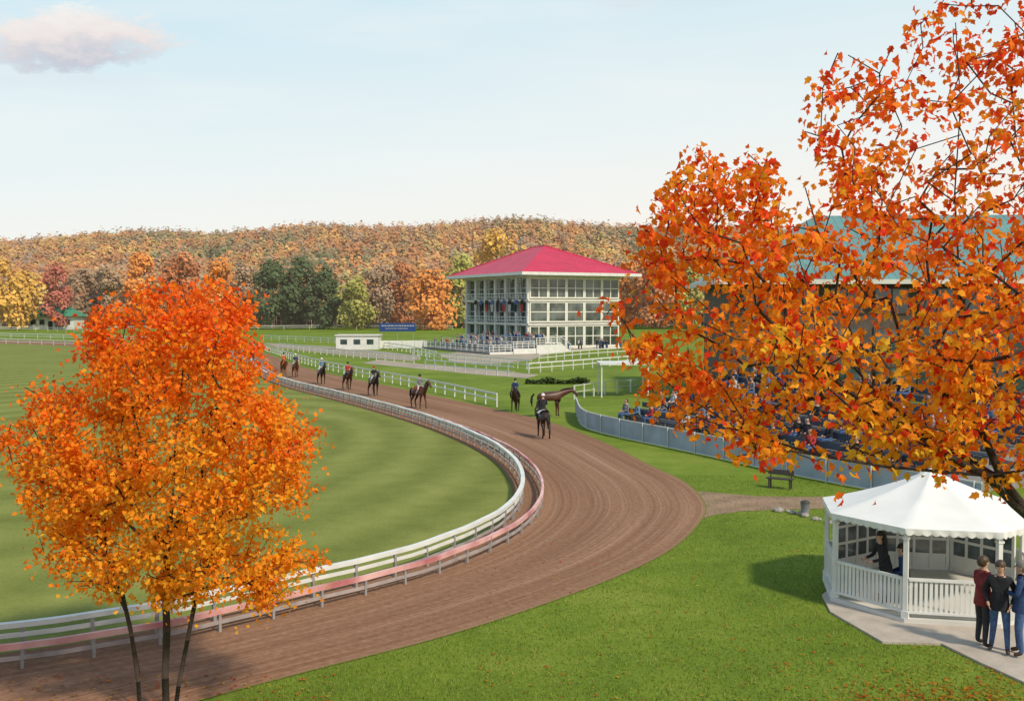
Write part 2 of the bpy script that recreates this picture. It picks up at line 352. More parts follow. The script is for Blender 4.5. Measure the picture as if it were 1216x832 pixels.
# ------------------------------------------------------------ hills and forest
def ridge(a): return np.interp(a,[-.9,-.51,-.42,-.33,-.2,0,.2,.6,.9],[42,46,48,53,59,60,57,52,48])
def hgt(x,y):
    a=x/np.maximum(y,1); t=np.clip((y-395)/(830-395),0,1); s=t*t*(3-2*t)
    w=1+.035*np.sin(x*.018+1.3)+.03*np.sin(x*.041+y*.01)
    return ridge(a)*(.75*s+.25*t)*w
gx=np.linspace(-1100,1100,90); gy=np.concatenate([np.linspace(370,900,50),np.linspace(930,1600,8)]); X,Y=np.meshgrid(gx,gy)
Z=hgt(X,Y)-.6*(Y<396)-np.clip(Y-900,0,1e9)*.05
Vn=np.stack([X,Y,Z],-1).reshape(-1,3); nx=len(gx); idx=np.arange(nx*(len(gy)-1)).reshape(len(gy)-1,nx)[:,:-1].ravel()
me=npmesh('hills',Vn,np.stack([idx,idx+1,idx+nx+1,idx+nx],1),mats=mat('forest_floor',(.15,.11,.075),.95,.2,.05)); ho=bpy.data.objects.new('hills',me); COL.objects.link(ho); struct(ho)
PALET=np.array([(.42,.17,.06),(.56,.25,.07),(.30,.20,.12),(.54,.36,.10),(.12,.15,.06),(.28,.17,.11),(.46,.19,.07),(.24,.23,.09),(.31,.23,.16),(.08,.11,.05)])
nT=7400; yy=np.sqrt(rng.uniform(348**2,860**2,nT)); aa=rng.uniform(-.58,.60,nT); xx=aa*yy; zz_=hgt(xx,yy)
hh=rng.uniform(11,19,nT); ww=rng.uniform(3.0,6.4,nT)
nearb=yy<430; hh[nearb]*=rng.uniform(1.0,1.4,nearb.sum()); ww[nearb]*=1.1
patch=1.0*np.sin(xx*.021+yy*.013)+1.0*np.sin(xx*.05-yy*.03+2)+rng.normal(0,.95,nT)
ci=np.clip(((patch+3.2)/6.4*10),0,9.99).astype(int); perm=np.array([9,4,7,2,0,1,3,6,8,5]); base=PALET[perm[ci]]*rng.uniform(.72,1.22,(nT,1))
mean=PALET.mean(0); hz=np.clip((yy-330)/480,0,1)[:,None]; base=base*(1-.25*hz)+mean*(.25*hz); base=base*(1-.25*hz)+np.array([.21,.17,.16])*(.25*hz)  # aerial haze mixed into the tree colours, more muted with distance
Kq=54
d=rng.normal(size=(nT,Kq,3)); d[:,:,2]=np.abs(d[:,:,2])*1.0-.15; d[:,:,1]-=.5; d/=np.linalg.norm(d,axis=2)[:,:,None]
rr=rng.uniform(.66,1.05,(nT,Kq,1)); lob=1+.15*np.sin(d[:,:,0:1]*6+xx[:,None,None])+.12*np.sin(d[:,:,2:3]*7+yy[:,None,None])
off=d*rr*lob*np.stack([ww,ww,hh*.50],-1)[:,None,:]
cen=np.stack([xx,yy,zz_+hh*.48],-1)[:,None,:]+off
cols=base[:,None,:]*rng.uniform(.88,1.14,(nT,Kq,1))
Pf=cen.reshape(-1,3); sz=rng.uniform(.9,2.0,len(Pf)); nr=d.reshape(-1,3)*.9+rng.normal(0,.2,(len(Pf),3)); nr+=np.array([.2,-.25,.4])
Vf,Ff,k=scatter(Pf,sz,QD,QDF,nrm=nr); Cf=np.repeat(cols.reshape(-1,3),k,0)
fr=np.where(yy<560)[0]; tv=[];tf=[];tcl=[]
for i in fr:
    b0=len(tv); r=.15; c=np.array([.40,.33,.27])*random.uniform(.5,1.1); lean=random.uniform(-.8,.8)
    for (q,zt) in ((0,0),(1,hh[i]*.95)):
        for kx,ky in ((-r,0),(r,0),(0,r)): tv.append((xx[i]+kx*(1-.7*q)+lean*q,yy[i]-ww[i]*1.0+ky,zz_[i]+zt)); tcl.append(c)
    tf+=[(b0,b0+1,b0+4,b0+3),(b0+1,b0+2,b0+5,b0+4),(b0+2,b0,b0+3,b0+5)]
Va=np.concatenate([Vf,np.array(tv)]); Fa=np.concatenate([Ff,np.array(tf)+len(Vf)]); Ca=np.concatenate([Cf,np.array(tcl)])
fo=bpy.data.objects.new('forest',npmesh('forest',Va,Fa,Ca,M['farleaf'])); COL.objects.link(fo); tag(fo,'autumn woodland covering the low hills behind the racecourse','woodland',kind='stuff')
def fartree(px,Y,hpx,wpx,c,label,group='trees at the edge of the wood',n=2600,z0=.08):
    b=xz(px,370,Y); x=b.x; h=hpx/F*Y*1.06; w=wpx/F*Y/2*1.08
    t=thing('autumn_tree',label,'tree',(x,Y,0),0,group)
    mb=MB(); mb.tube([(0,0,-.2),(.1,0,h*.3),(0,0,h*.6),(.1,.1,h*.92)],[h*.016,h*.013,h*.008,h*.002],6)
    for _ in range(9):
        z=random.uniform(h*.25,h*.7); a=random.uniform(0,2*PI); mb.tube([(0,0,z),(math.cos(a)*w*.4,math.sin(a)*w*.4,z+h*.08),(math.cos(a)*w*.75,math.sin(a)*w*.75,z+h*.2)],[h*.006,h*.004,h*.001],4)
    mb.build('trunk',M['farbark'],t,smooth=True)
    nb=30; bc=[]
    for i in range(nb):
        zz=random.uniform(z0,.92); prof=math.sin(min(1,(zz-z0+.12)/(1.06-z0))*PI)**.6; a=random.uniform(0,2*PI); r=random.uniform(.2,.78)*prof
        bc.append((math.cos(a)*r*w,math.sin(a)*r*w,zz*h,random.uniform(.24,.40)*w,random.uniform(.82,1.18)))
    bc=np.array(bc); pk=rng.integers(0,nb,n); d=rng.normal(size=(n,3)); d/=np.linalg.norm(d,axis=1)[:,None]
    Pp=bc[pk,:3]+d*bc[pk,3:4]*rng.uniform(.5,1.15,(n,1)); Pp[:,2]=np.clip(Pp[:,2],h*.03,h*1.0)
    V,Fq,k=scatter(Pp,rng.uniform(.35,.85,n)*(w/5)**.5,QD,QDF,nrm=d*.8+rng.normal(0,.3,(n,3))+np.array([.2,-.3,.4]))
    cc=(np.array(c)*.88+np.array([.03,.026,.022]))[None]*bc[pk,4:5]*rng.uniform(.82,1.2,(n,1))
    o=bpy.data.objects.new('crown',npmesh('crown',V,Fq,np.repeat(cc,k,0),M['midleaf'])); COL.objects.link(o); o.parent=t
OR=(.66,.24,.04);YO=(.64,.36,.06);RU=(.46,.17,.06);GR=(.045,.085,.025);YG=(.32,.31,.06);BR=(.34,.22,.13);RD=(.42,.12,.08)
TREES=[(12,318,80,74,YO,'broad yellow orange tree at the far left edge'),(66,322,74,36,RD,'narrow dull red tree right of the yellow tree at far left'),
(100,340,66,48,BR,'brown thin tree behind the small green roofed pavilion'),(130,333,78,46,BR,'grey brown tree rising behind the large left maple crown'),(168,338,86,52,OR,'orange tree seen just above the left maple shoulder'),
(215,344,84,60,RU,'rust tree behind the top of the left maple'),(262,338,78,54,OR,'orange tree behind the right shoulder of the left maple'),(292,340,70,44,BR,'pale brown tree left of the dark green trees'),
(322,326,78,54,GR,'left one of the three dark green trees'),(354,330,84,60,GR,'middle one of the three dark green trees'),(388,326,70,52,GR,'right and lowest of the three dark green trees'),
(423,318,64,46,YG,'yellow green tree between dark green and bare trees'),(452,338,76,48,BR,'brown half bare tree left of the round orange tree'),(478,340,74,44,RU,'rust tree touching the round orange tree'),
(509,316,66,72,OR,'round bright orange tree left of the grandstand'),(548,344,92,56,YG,'olive tree directly behind left corner of the grandstand'),(590,352,114,66,YO,'tall yellow tree showing above the grandstand roof'),
(655,350,84,60,BR,'brown tree behind the grandstand right side'),(745,340,74,54,OR,'orange tree just right of the grandstand'),(775,330,86,56,RU,'rust tree behind tip of the right maple'),
(815,330,88,60,YG,'olive tree behind the right maple near teal roof'),(860,335,90,60,BR,'brown tree left of the teal roofed building')]
for a in TREES: fartree(*a)
# ------------------------------------------------------------ fences
def fence(name,label,pts,spacing,ph,pw,pm,rails,group=None,dense=None):
    o=pts[0]; t=thing(name,label,'fence',(o.x,o.y,0),0,group)
    rp=resample(pts,dense or max(.5,spacing/2)); 
    for (z,w,h,m) in rails:
        wob=[math.sin(i*1.7)*.008+math.sin(i*.63+1)*.010 for i in range(len(rp))] if ph<.8 else [0]*len(rp)
        MB().sweep([(p.x,p.y,z+wq) for p,wq in zip(rp,wob)],w,h).build('rail',m,t,(o.x,o.y,0))
    pm_=MB().box(0,0,ph/2,pw,pw,ph).mesh('post',pm)
    pp=resample(pts,spacing)[:100]
    for i,p in enumerate(pp):
        q=pp[min(i+1,len(pp)-1)]-pp[max(i-1,0)]
        po=inst('post',pm_,t,(p.x-o.x,p.y-o.y,0),math.atan2(q.y,q.x))
        if ph<.8: po.rotation_euler[0]=random.uniform(-.04,.04); po.rotation_euler[1]=random.uniform(-.03,.03)
    return t
n1=210
f1=offset(inn,.12)[12:n1]; f2=offset(inn,.85)[12:n1]
fence('rail_fence','low fence with faded pink top rail along the inner edge of the dirt track',f1,1.3,.50,.06,M['post'],[(.455,.09,.12,M['pink']),(.22,.04,.08,M['greyrail'])])
fence('rail_fence','white topped infield fence behind the pink railed one',f2,1.3,.66,.07,M['post'],[(.67,.15,.10,M['white']),(.46,.04,.09,M['white']),(.24,.04,.07,M['greyrail'])])
fence('rail_fence','far continuation of the inner rail curving away left',offset(inn,.3)[n1:],4,.9,.1,M['white'],[(.9,.12,.14,M['white']),(.45,.08,.1,M['white'])],dense=3)
oc=[at(*p) for p in ((590,483),(540,471),(480,458),(425,447),(380,437),(345,427),(322,419),(285,411),(150,405),(-30,400),(-250,398))]
fence('rail_fence','white two rail fence along the outer edge beside the riders',cr(oc,8)[:56],2.2,.95,.08,M['white'],[(.92,.06,.12,M['white']),(.5,.05,.10,M['white'])])
fence('rail_fence','far outer white rail running to the left frame edge',cr(oc,8)[56:],5,1,.1,M['white'],[(.98,.12,.16,M['white']),(.5,.08,.12,M['white'])],dense=4)
def straight(label,pxs,sp=3,h=1.0,rails=None):
    pts=[at(*p) for p in pxs]; pts=resample(cr(pts,6),1.0)
    fence('rail_fence',label,pts,sp,h,.09,M['white'],rails or [(h-.05,.07,.13,M['white']),(h*.5,.05,.09,M['white'])])
straight('white rail fence between green lawn and sandy oval left of the grandstand',((313,404),(400,408),(470,416),(520,427)),3,1.1)
straight('white rail on the near side of the sandy oval',((330,415),(430,426),(505,433)),2.5,1.1)
straight('distant white fence at the foot of the woods',((110,393),(250,392),(400,391),(552,392)),8,1.3)
straight('distant white rail crossing in front of the green roofed pavilion',((-60,394),(40,393),(120,396)),6,1.2)
straight('white rail fence in front of the grandstand steps',((505,438),(560,443),(622,449)),2.0,1.1)
straight('white rail fence between terrace and lawn below the grandstand',((490,426),(545,431),(600,436),(640,440)),2.0,1.1)
straight('white rail fence right of the grandstand forecourt',((628,443),(690,438),(760,432),(830,430)),2.0,1.1)
straight('short white rail fence near the right foot of the grandstand',((640,430),(700,424),(760,420)),2.5,1.1)
straight('thin white fence crossing the lawn left of the small canopy',((682,474),(715,469),(760,465)),1.6,1.1,[(1.05,.04,.05,M['white']),(.55,.03,.04,M['white'])])
hp=[at(*p) for p in ((684,490),(692,506),(725,517),(790,531),(860,546),(930,562),(1000,576),(1075,590),(1180,611))]
hp=cr(hp,6); o=hp[0]; t=thing('hoarding_fence','pale blue grey banner covered fence along the right hand spectator stand','fence',(o.x,o.y,0))
rp=resample(hp,.5)
MB().sweep([(p.x,p.y,.52) for p in rp],.03,.88).build('banner',M['hoard'],t,(o.x,o.y,0))
MB().sweep([(p.x,p.y,1.0) for p in rp],.06,.06).build('rail',M['hrail'],t,(o.x,o.y,0))
MB().sweep([(p.x,p.y,.06) for p in rp],.05,.05).build('rail',M['hrail'],t,(o.x,o.y,0))
pm_=MB().box(0,0,.53,.05,.05,1.06).mesh('post',M['hrail'])
for p in resample(hp,2.2): inst('post',pm_,t,(p.x-o.x-.03,p.y-o.y-.06,0),0)
# ------------------------------------------------------------ grandstand
GO=Vector((2.8,168,0)); GA=math.atan2(8.5,15.8)
g=thing('grandstand','three storey glazed grandstand under a red hipped roof','grandstand',GO,GA)
Wd,Dp=18.,24.; lv=[0,4.2,8.2,12.2]
MB().box(11.5,13,6.1,12.6,21.6,12.1).build('core_wall',M['dark'],g)
MB().box(Wd-.15,Dp/2,6.1,.3,Dp,12.2).box(Wd/2,Dp-.15,6.1,Wd-.7,.3,12.2).build('rear_wall',M['cream'],g)
for z in lv: MB().box(Wd/2,Dp/2,z+(.15 if z<1 else 0),Wd+.5,Dp+.5,.35).build('floor_slab',M['slab'],g)
def window(x,y,z,w,h,ax,nx,nz,gm,fm=None,fw=.16):
    mb=MB(); pn=MB(); rz=0 if ax=='x' else PI/2
    cs=math.cos(rz); sn=math.sin(rz)
    def bx(mb,u,zz,su,sz,th,dy=0): mb.box(x+u*cs-dy*sn,y+u*sn+dy*cs,zz,su,th,sz,rz)
    bx(mb,w/2,z+fw/2,w,fw,.2); bx(mb,w/2,z+h-fw/2,w,fw,.2)
    for i in range(nx+1): bx(mb,fw/2+(w-fw)*i/nx,z+h/2,fw*(1 if i in(0,nx) else .7),h-2*fw-.004,.2)
    for j in range(1,nz): bx(mb,w/2,z+h*j/nz,w-2*fw,fw*.6,.14)
    fr=mb.build('window',fm or M['cream'],g); bx(pn,w/2,z+h/2,w-.1,h-.1,.03); pn.build('pane',gm,fr)
for s in range(3):
    for b in range(5): window(.1+b*3.58,0,lv[s]+.30,3.56,(lv[s+1]-lv[s])-.5,'x',2 if s!=1 else 1,2,M['glassw'],None,.24)
    for b in range(6): window(.75,.3+b*3.93,lv[s]+.35,3.8,(lv[s+1]-lv[s])-.55,'y',2,2,M['glassw'] if s==2 else M['glassd'],M['white'],.16)
for b in range(7):
    y=.25+b*3.9; MB().box(.0,y,6.1,.42,.42,11.8).build('column',M['white'],g)
for s in (1,2):
    mb=MB(); mb.box(-.3,Dp/2,lv[s]+1.2,.08,Dp,.1); mb.box(-.3,Dp/2,lv[s]+.7,.05,Dp,.06)
    for i in range(25): mb.box(-.3,i,lv[s]+.68,.06,.06,1.0)
    mb.build('balcony_railing',M['white'],g)
e=2.7; z0=12.75; zt=18.0
r=MB(); c4=[(-e,-e,z0),(Wd+e,-e,z0),(Wd+e,Dp+e,z0),(-e,Dp+e,z0)]; rd=[(Wd/2,10,zt),(Wd/2,14,zt)]
r.add(c4+rd,[(0,1,4),(1,2,5,4),(2,3,5),(3,0,4,5),(3,2,1,0)]); r.build('roof',M['roofred'],g)
hips=MB()
for a,b in ((0,4),(1,4),(2,5),(3,5)): hips.tube([c4[a],(c4+rd)[b]],.12,5)
hips.tube([rd[0],rd[1]],.14,5); hips.build('roof_ridge_cap',M['roofred'],g)
fs=MB()
for (cx_,cy_,sx_,sy_) in ((Wd/2,-e-.05,Wd+2*e+.3,.12),(Wd/2,Dp+e+.05,Wd+2*e+.3,.12),(-e-.05,Dp/2,.12,Dp+2*e-.02),(Wd+e+.05,Dp/2,.12,Dp+2*e-.02)): fs.box(cx_,cy_,z0-.18,sx_,sy_,.5)
fs.build('fascia',M['white'],g); MB().box(Wd/2,Dp/2,z0-.30,Wd+2*e-.1,Dp+2*e-.1,.06).build('soffit',M['cream'],g)
def gl(x,y,z=0): c,s=math.cos(GA),math.sin(GA); return Vector((GO.x+x*c-y*s,GO.y+x*s+y*c,z))
for i in range(9):
    p=gl(-.45,1.5+i*2.2,8.3); t=thing('hanging_flag','small dark red white and blue flag hanging from the grandstand balcony','flag',(p.x,p.y,p.z),GA,'flags hanging on the grandstand balcony')
    MB().add([(0,-.5,0),(0,.5,0),(-.1,.5,-.8),(-.05,-.5,-.8)],[(0,1,2,3)]).build('flag_top',M['blue'] if i%2 else M['black'],t)
    MB().add([(-.05,-.5,-.8),(-.1,.5,-.8),(0,.47,-2.1),(-.1,-.47,-2.0)],[(0,1,2,3)]).build('flag_field',(M['red'],M['black'],M['pale'])[i%3],t)
tr=thing('viewing_terrace','low stepped white terrace with railings in front of the grandstand','terrace',GO,GA)
TER=((-6,-1.2,1.3),(-10,-6,.8),(-14,-10,.35))
for k,(x0,x1,zh) in enumerate(TER):
    MB().box((x0+x1)/2,0,zh/2,x1-x0-.01,26,zh).build('step',M['step'],tr)
    mb=MB(); 
    for zr in (.35,.7,1.05): mb.box(x0+.1,0,zh+zr,.07,25.9,.09)
    for i in range(14): mb.box(x0+.1,-12.9+i*1.98,zh+.5,.09,.09,1.0)
    for zr in (.35,.7,1.05): mb.box((x0+x1)/2,-12.9,zh+zr,x1-x0-.3,.07,.09)
    for i in range(4): mb.box(x0+.7+i*1.0,-12.9,zh+.5,.08,.08,1.0)
    mb.build('railing',M['white'],tr)
    MB().box((x0+x1)/2,-13.05,zh/2,x1-x0-.1,.08,zh).build('fascia_panel',M['white'],tr)
st=thing('white_stairs','white stairs with handrails at the near corner of the grandstand','stairs',gl(1,-9),GA)
for i in range(7): MB().box(0,i*.5,.1+i*.1,3.0,.5,.2+i*.2).build('tread',M['slab'],st)
for sx_ in (-1.55,1.55): MB().sweep([(sx_,-.2,1.1),(sx_,3.4,2.4)],.08,.1).box(sx_,-.1,.6,.08,.08,1.1).box(sx_,3.3,1.3,.08,.08,2.3).build('handrail',M['white'],st)
p=at(424,415); t=thing('low_white_building','low white flat roofed building left of the blue sign','building',(p.x,p.y,0))
MB().box(0,2,1.15,7,4,2.3).build('wall',M['white'],t); MB().box(0,2,2.38,7.4,4.4,.16).build('roof',M['slab'],t)
for x in (-2.2,0,2.2): MB().box(x,-.03,1.3,1.1,.06,.8).build('window',M['glassd'],t)
p=at(472,406); t=thing('blue_sign','long blue sign board with white lettering too far off to read','sign',(p.x,p.y,0))
MB().box(0,0,3.0,7.4,.12,1.7).build('board',M['blue'],t)
ws=MB(); x=-3.2
while x<3.1:
    w=random.uniform(.12,.5); ws.box(x+w/2,-.075,3.3,w,.02,.22); x+=w+.14
x=-2.4
while x<2.2:
    w=random.uniform(.1,.35); ws.box(x+w/2,-.075,2.75,w,.02,.14); x+=w+.12
ws.build('lettering',M['pale'],t)
for x in (-3.2,0,3.2): MB().box(x,.12,1.1,.14,.12,2.3).build('post',M['post'],t)
p=at(478,414); t=thing('white_barrier','plain white barrier wall standing under the blue sign','barrier',(p.x,p.y,0),.1)
for i in range(4): MB().box(-3.2+i*2.1,0,.75,2.06,.12,1.3).build('panel',M['white'],t)
for i in range(5): MB().box(-4.25+i*2.1,.08,.75,.1,.1,1.5).build('post',M['post'],t)
p=at(742,472); t=thing('flat_canopy','white flat topped canopy on thin posts above the stand seats','canopy',(p.x,p.y,0))
MB().box(0,1.5,2.62,3.9,3.4,.16).build('roof',M['white'],t)
for x in (-1.8,1.8):
    for y in (0,3): MB().box(x,y,1.27,.09,.09,2.54).build('post',M['white'],t)
p=at(60,391); t=thing('green_roofed_pavilion','small white pavilion with a green hipped roof at far left','pavilion',(p.x,p.y,0))
MB().box(0,4,2.1,15,8,4.2).build('wall',M['white'],t)
MB().add([(-8.4,-1.2,4.2),(8.4,-1.2,4.2),(8.4,9.2,4.2),(-8.4,9.2,4.2),(-3,4,8),(3,4,8)],[(0,1,5,4),(1,2,5),(2,3,4,5),(3,0,4),(3,2,1,0)]).build('roof',M['green_roof'],t)
for x in (-5.5,-2.7,2.7,5.5): MB().box(x,-.03,2.3,1.6,.06,1.6).build('window',M['glassd'],t)
MB().box(0,-.03,1.3,1.4,.06,2.6).build('door',M['dark'],t)
def hedge(px0,px1,py,h,label):
    a=at(px0,py); b=at(px1,py); n=900; w=1.2
    P_=np.stack([rng.uniform(a.x,b.x,n),a.y+rng.uniform(0,w,n),rng.uniform(.05,1,n)],1); P_[:,2]*=h*(.75+.3*np.sin(P_[:,0]*2.3)); P_-=np.array([a.x,a.y,0])
    V,Fq,k=scatter(P_,rng.uniform(.15,.3,n),QD,QDF); c=np.array([.06,.085,.025])[None]*rng.uniform(.7,1.4,(n,1))
    o=bpy.data.objects.new('hedge',npmesh('hedge',V,Fq,np.repeat(c,k,0),M['blade'])); COL.objects.link(o); o.location=(a.x,a.y,0); tag(o,label,'hedge')
hedge(625,700,456,.5,'low dark hedge on the lawn before the grandstand')
# ------------------------------------------------------------ teal roofed building
BO=Vector((16.6,76,0)); bt=thing('teal_roofed_building','long dark clad building with teal metal roof behind the right maple','building',BO,math.radians(-4))
LW,LD,EH=46.,18.,9.0
MB().box(LW/2,LD/2,EH/2,LW,LD,EH).build('wall',M['brown'],bt)
for fl_ in range(3):
    for b in range(14):
        x=1.9+b*3.25; z=1.7+fl_*2.9
        fr=MB()
        for (u_,zz,su,sz_) in ((0,z-.92,2.6,.1),(0,z+.92,2.6,.1),(-1.25,z,.1,1.74),(1.25,z,.1,1.74),(0,z,.07,1.74)): fr.box(x+u_,-.05,zz,su,.12,sz_)
        w_=fr.build('window',M['brown'],bt); MB().box(x,-.02,z,2.4,.05,1.74).build('pane',M['glassd'],w_)
oe=1.5
MB().add([(-oe,-oe,EH),(LW+oe,-oe,EH),(LW+oe,LD+oe,EH),(-oe,LD+oe,EH),(8,LD/2,14.6),(LW-8,LD/2,14.6)],[(0,1,5,4),(1,2,5),(2,3,4,5),(3,0,4),(3,2,1,0)]).build('roof',M['teal'],bt)
MB().box(LW/2,-oe-.06,EH-.12,LW+2*oe,.1,.34).box(-oe-.06,LD/2,EH-.12,.1,LD+2*oe,.34).build('gutter',M['slab'],bt)
# ------------------------------------------------------------ skinned figures
def skin(name,J,E,bm_,mats,sub=1,extra=None,scale=1.0):
    me=bpy.data.meshes.new(name+'_s'); me.from_pydata([j[:3] for j in J],E,[]); ob=bpy.data.objects.new(name+'_s',me); COL.objects.link(ob)
    md=ob.modifiers.new('Skin','SKIN'); md.use_smooth_shade=True
    for i,j in enumerate(J):
        sv=me.skin_vertices[0].data[i]; sv.radius=(j[3],j[4] if len(j)>4 else j[3]); sv.use_root=(i==0)
    if sub: s=ob.modifiers.new('Sub','SUBSURF'); s.levels=sub; s.render_levels=sub
    dg=bpy.context.evaluated_depsgraph_get(); m2=bpy.data.meshes.new_from_object(ob.evaluated_get(dg))
    Vs=[v.co.copy() for v in m2.vertices]; Fp=[tuple(p.vertices) for p in m2.polygons]
    mi=[]; segs=[(Vector(J[a][:3]),Vector(J[b][:3]),k) for (a,b),k in zip(E,bm_)]
    for p in m2.polygons:
        c=p.center; best=9;bk=0
        for a,b,k in segs:
            d=b-a; t=max(0,min(1,(c-a).dot(d)/max(d.length_squared,1e-6))); q=(a+d*t-c).length
            if q<best: best=q;bk=k
        mi.append(bk)
    bpy.data.objects.remove(ob)
    out=MB(); out.v=[tuple(v) for v in Vs]; out.f=Fp; out.m=mi
    if extra:
        out.add(extra.v,[tuple(f) for f in extra.f]); out.m[-len(extra.f):]=extra.m
    out.v=[(x*scale,y*scale,z*scale) for x,y,z in out.v]
    return out.mesh(name,mats,smooth=True)
def person_mesh(pose='stand',mats=None,sub=1,hands=False,scale=1.0,arms=None,legs=None,lean=0.0):
    J=[(0,0,.95,.135,.115)]; E=[];B=[]
    def a(p,j,b): J.append(j); E.append((p,len(J)-1)); B.append(b); return len(J)-1
    s1=a(0,(0,lean*.3,1.12,.125,.105),1); s2=a(s1,(0,lean*.7,1.32,.15,.11),1); nb=a(s2,(0,lean,1.46,.08,.07),1); nk=a(nb,(0,lean+.01,1.53,.052),0)
    jw=a(nk,(0,lean+.03,1.585,.066,.07),0); sk=a(jw,(0,lean+.01,1.66,.083,.095),0); a(sk,(0,lean,1.72,.062),0)
    ex=MB(); hy=lean+.01
    ex.tube([(0,hy+.09,1.665),(0,hy+.118,1.625),(0,hy+.09,1.615)],[.008,.014,.008],5,0)
    for sx_ in (-1,1): ex.ell((sx_*.083,hy-.005,1.63),(.012,.02,.032),6,4,mi=0)
    for sx_ in (-1,1):
        sh=a(s2,(sx_*.175,lean*.9,1.40,.068),1)
        if arms: el,wr=arms[0 if sx_<0 else 1]
        elif pose=='ride': el=(sx_*.24,.10,1.16); wr=(sx_*.10,.36,1.10)
        elif pose=='sit': el=(sx_*.23,.05,1.15); wr=(sx_*.12,.28,1.06)
        else: el=(sx_*.235,-.03,1.14); wr=(sx_*.245,.06,.90)
        e_=a(sh,(*el,.050),1); w_=a(e_,(*wr,.036),1)
        d=(Vector(wr)-Vector(el)).normalized(); q=Vector(wr)+d*.085; a(w_,(q.x,q.y,q.z,.034,.022),0)
        if hands:
            side=d.cross(Vector((sx_,0,0))).normalized() if abs(d.x)<.9 else Vector((0,0,1))
            for f in range(4):
                b0=q+side*(f-1.5)*.02; Lf=(.07,.08,.075,.06)[f]; ex.tube([b0,b0+d*Lf*.5,b0+d*Lf*.85-Vector((sx_*.02,0,0))],[.0095,.009,.006],5,0)
            b0=Vector(wr)+d*.045+side*.03; ex.tube([b0,b0+side*.028+d*.03,b0+side*.03+d*.06],[.011,.010,.007],5,0)
    for sx_ in (-1,1):
        hp_=a(0,(sx_*.095,0,.90,.10),2)
        if legs: kn,an=legs[0 if sx_<0 else 1]
        elif pose=='ride': kn=(sx_*.33,.32,.74); an=(sx_*.34,.06,.36)
        elif pose=='sit': kn=(sx_*.12,.44,.90); an=(sx_*.12,.46,.50)
        else: kn=(sx_*.105,.02,.50); an=(sx_*.11,-.02,.09)
        k_=a(hp_,(*kn,.066),2); an_=a(k_,(*an,.045),2); a(an_,(an[0]+sx_*.02,an[1]+.14,an[2]-.045,.038),3)
    return skin('body',J,E,B,mats,sub,ex,scale)
def hair_mesh(kind,m,scale=1,lean=0):
    mb=MB(); y=lean-.015
    mb.ell((0,y,1.665),(.098,.112,.105),12,6,zmin=-.15,jit=.03)
    mb.ell((0,y-.03,1.64),(.092,.085,.10),10,6,zmin=-.8,jit=.03)
    if kind=='long':
        for sx_ in (-1,0,1): mb.tube([(sx_*.06,y-.05,1.68),(sx_*.085,y-.07,1.52),(sx_*.09,y-.07,1.34),(sx_*.07,y-.06,1.24)],[.05,.055,.05,.02],7)
    if kind=='helmet':
        mb=MB(); mb.ell((0,y+.01,1.665),(.115,.135,.125),12,6,zmin=-.1); mb.box(0,y+.15,1.665,.14,.07,.015)
    mb.v=[(a*scale,b*scale,c*scale) for a,b,c in mb.v]; return mb.mesh('hair',m,smooth=True)
def eyes_mesh(scale=1,lean=0):
    mb=MB()
    for sx_ in (-1,1): mb.ell((sx_*.032,lean+.095,1.655),(.011,.009,.008),6,4)
    mb.v=[(a*scale,b*scale,c*scale) for a,b,c in mb.v]; return mb.mesh('eyes',M['eye'],smooth=True)
def near_person(label,loc,rz,top,leg,hairk,hm,scale=1.08,arms=None,legs=None,lean=0,group=None,pose='stand'):
    t=thing('person',label,'person',loc,rz,group)
    inst('body',person_mesh(pose,[M['skin'],M[top],M[leg],M['shoe']],2,True,scale,arms,legs,lean),t)
    inst('hair',hair_mesh(hairk,M[hm],scale,lean),t); inst('eyes',eyes_mesh(scale,lean),t)
    mb=MB(); mb.tube([(0,lean*.8-.005,1.425),(0,lean+.0,1.49)],[.098,.074],10,cap=False); mb.v=[(a*scale,b*scale,c*scale) for a,b,c in mb.v]; mb.build('collar',M[top],t,smooth=True)
    mb=MB(); mb.tube([(0,lean*.35,1.14),(0,lean*.2,1.0),(0,0,.90),(0,0,.82)],[.150,.160,.178,.182],14,cap=False); mb.v=[(a*scale,b*.84*scale,c*scale) for a,b,c in mb.v]; mb.build('jacket_hem',M[top],t,smooth=True)
    return t
folded=(((-.26,.06,1.15),(-.02,.24,1.17)),((.26,.06,1.13),(.03,.22,1.12)))
pocket=(((-.27,-.05,1.15),(-.20,.06,.95)),((.27,-.05,1.15),(.20,.06,.95)))
p=at(1166,770); near_person('person in a maroon jacket and black trousers beside the gazebo rail',(p.x,p.y,.05),math.radians(-75),'maroon','khaki','short','hairbr',1.07,folded,(((-.12,.04,.5),(-.13,.0,.09)),((.10,.0,.5),(.14,-.06,.09))))
p=at(1186,777); near_person('person in a black jacket and blue jeans, between the maroon and navy jackets',(p.x,p.y,.05),math.radians(150),'black','jean','short','hairbr',1.07,pocket,(((-.13,.06,.5),(-.15,.05,.09)),((.10,-.02,.5),(.14,-.10,.09))),.03)
p=at(1211,781); near_person('person in a navy jacket and jeans at the right frame edge',(p.x,p.y,.05),math.radians(60),'navy','jean','short','hairg',1.09,folded,(((-.12,.02,.5),(-.14,-.04,.09)),((.11,.05,.5),(.14,.03,.09))))
near_person('person with long dark hair in black leaning at the gazebo rail',(8.72,23.35,.12),math.radians(95),'black','khaki','long','hairb',.96,(((-.25,.20,1.12),(-.18,.42,1.06)),((.25,.20,1.12),(.18,.42,1.06))),None,.14)
near_person('seated person in a blue top inside the gazebo behind the dark haired one',(9.15,23.3,-.24),math.radians(70),'navy','jean','short','hairb',1.0,None,None,.08,None,'sit')
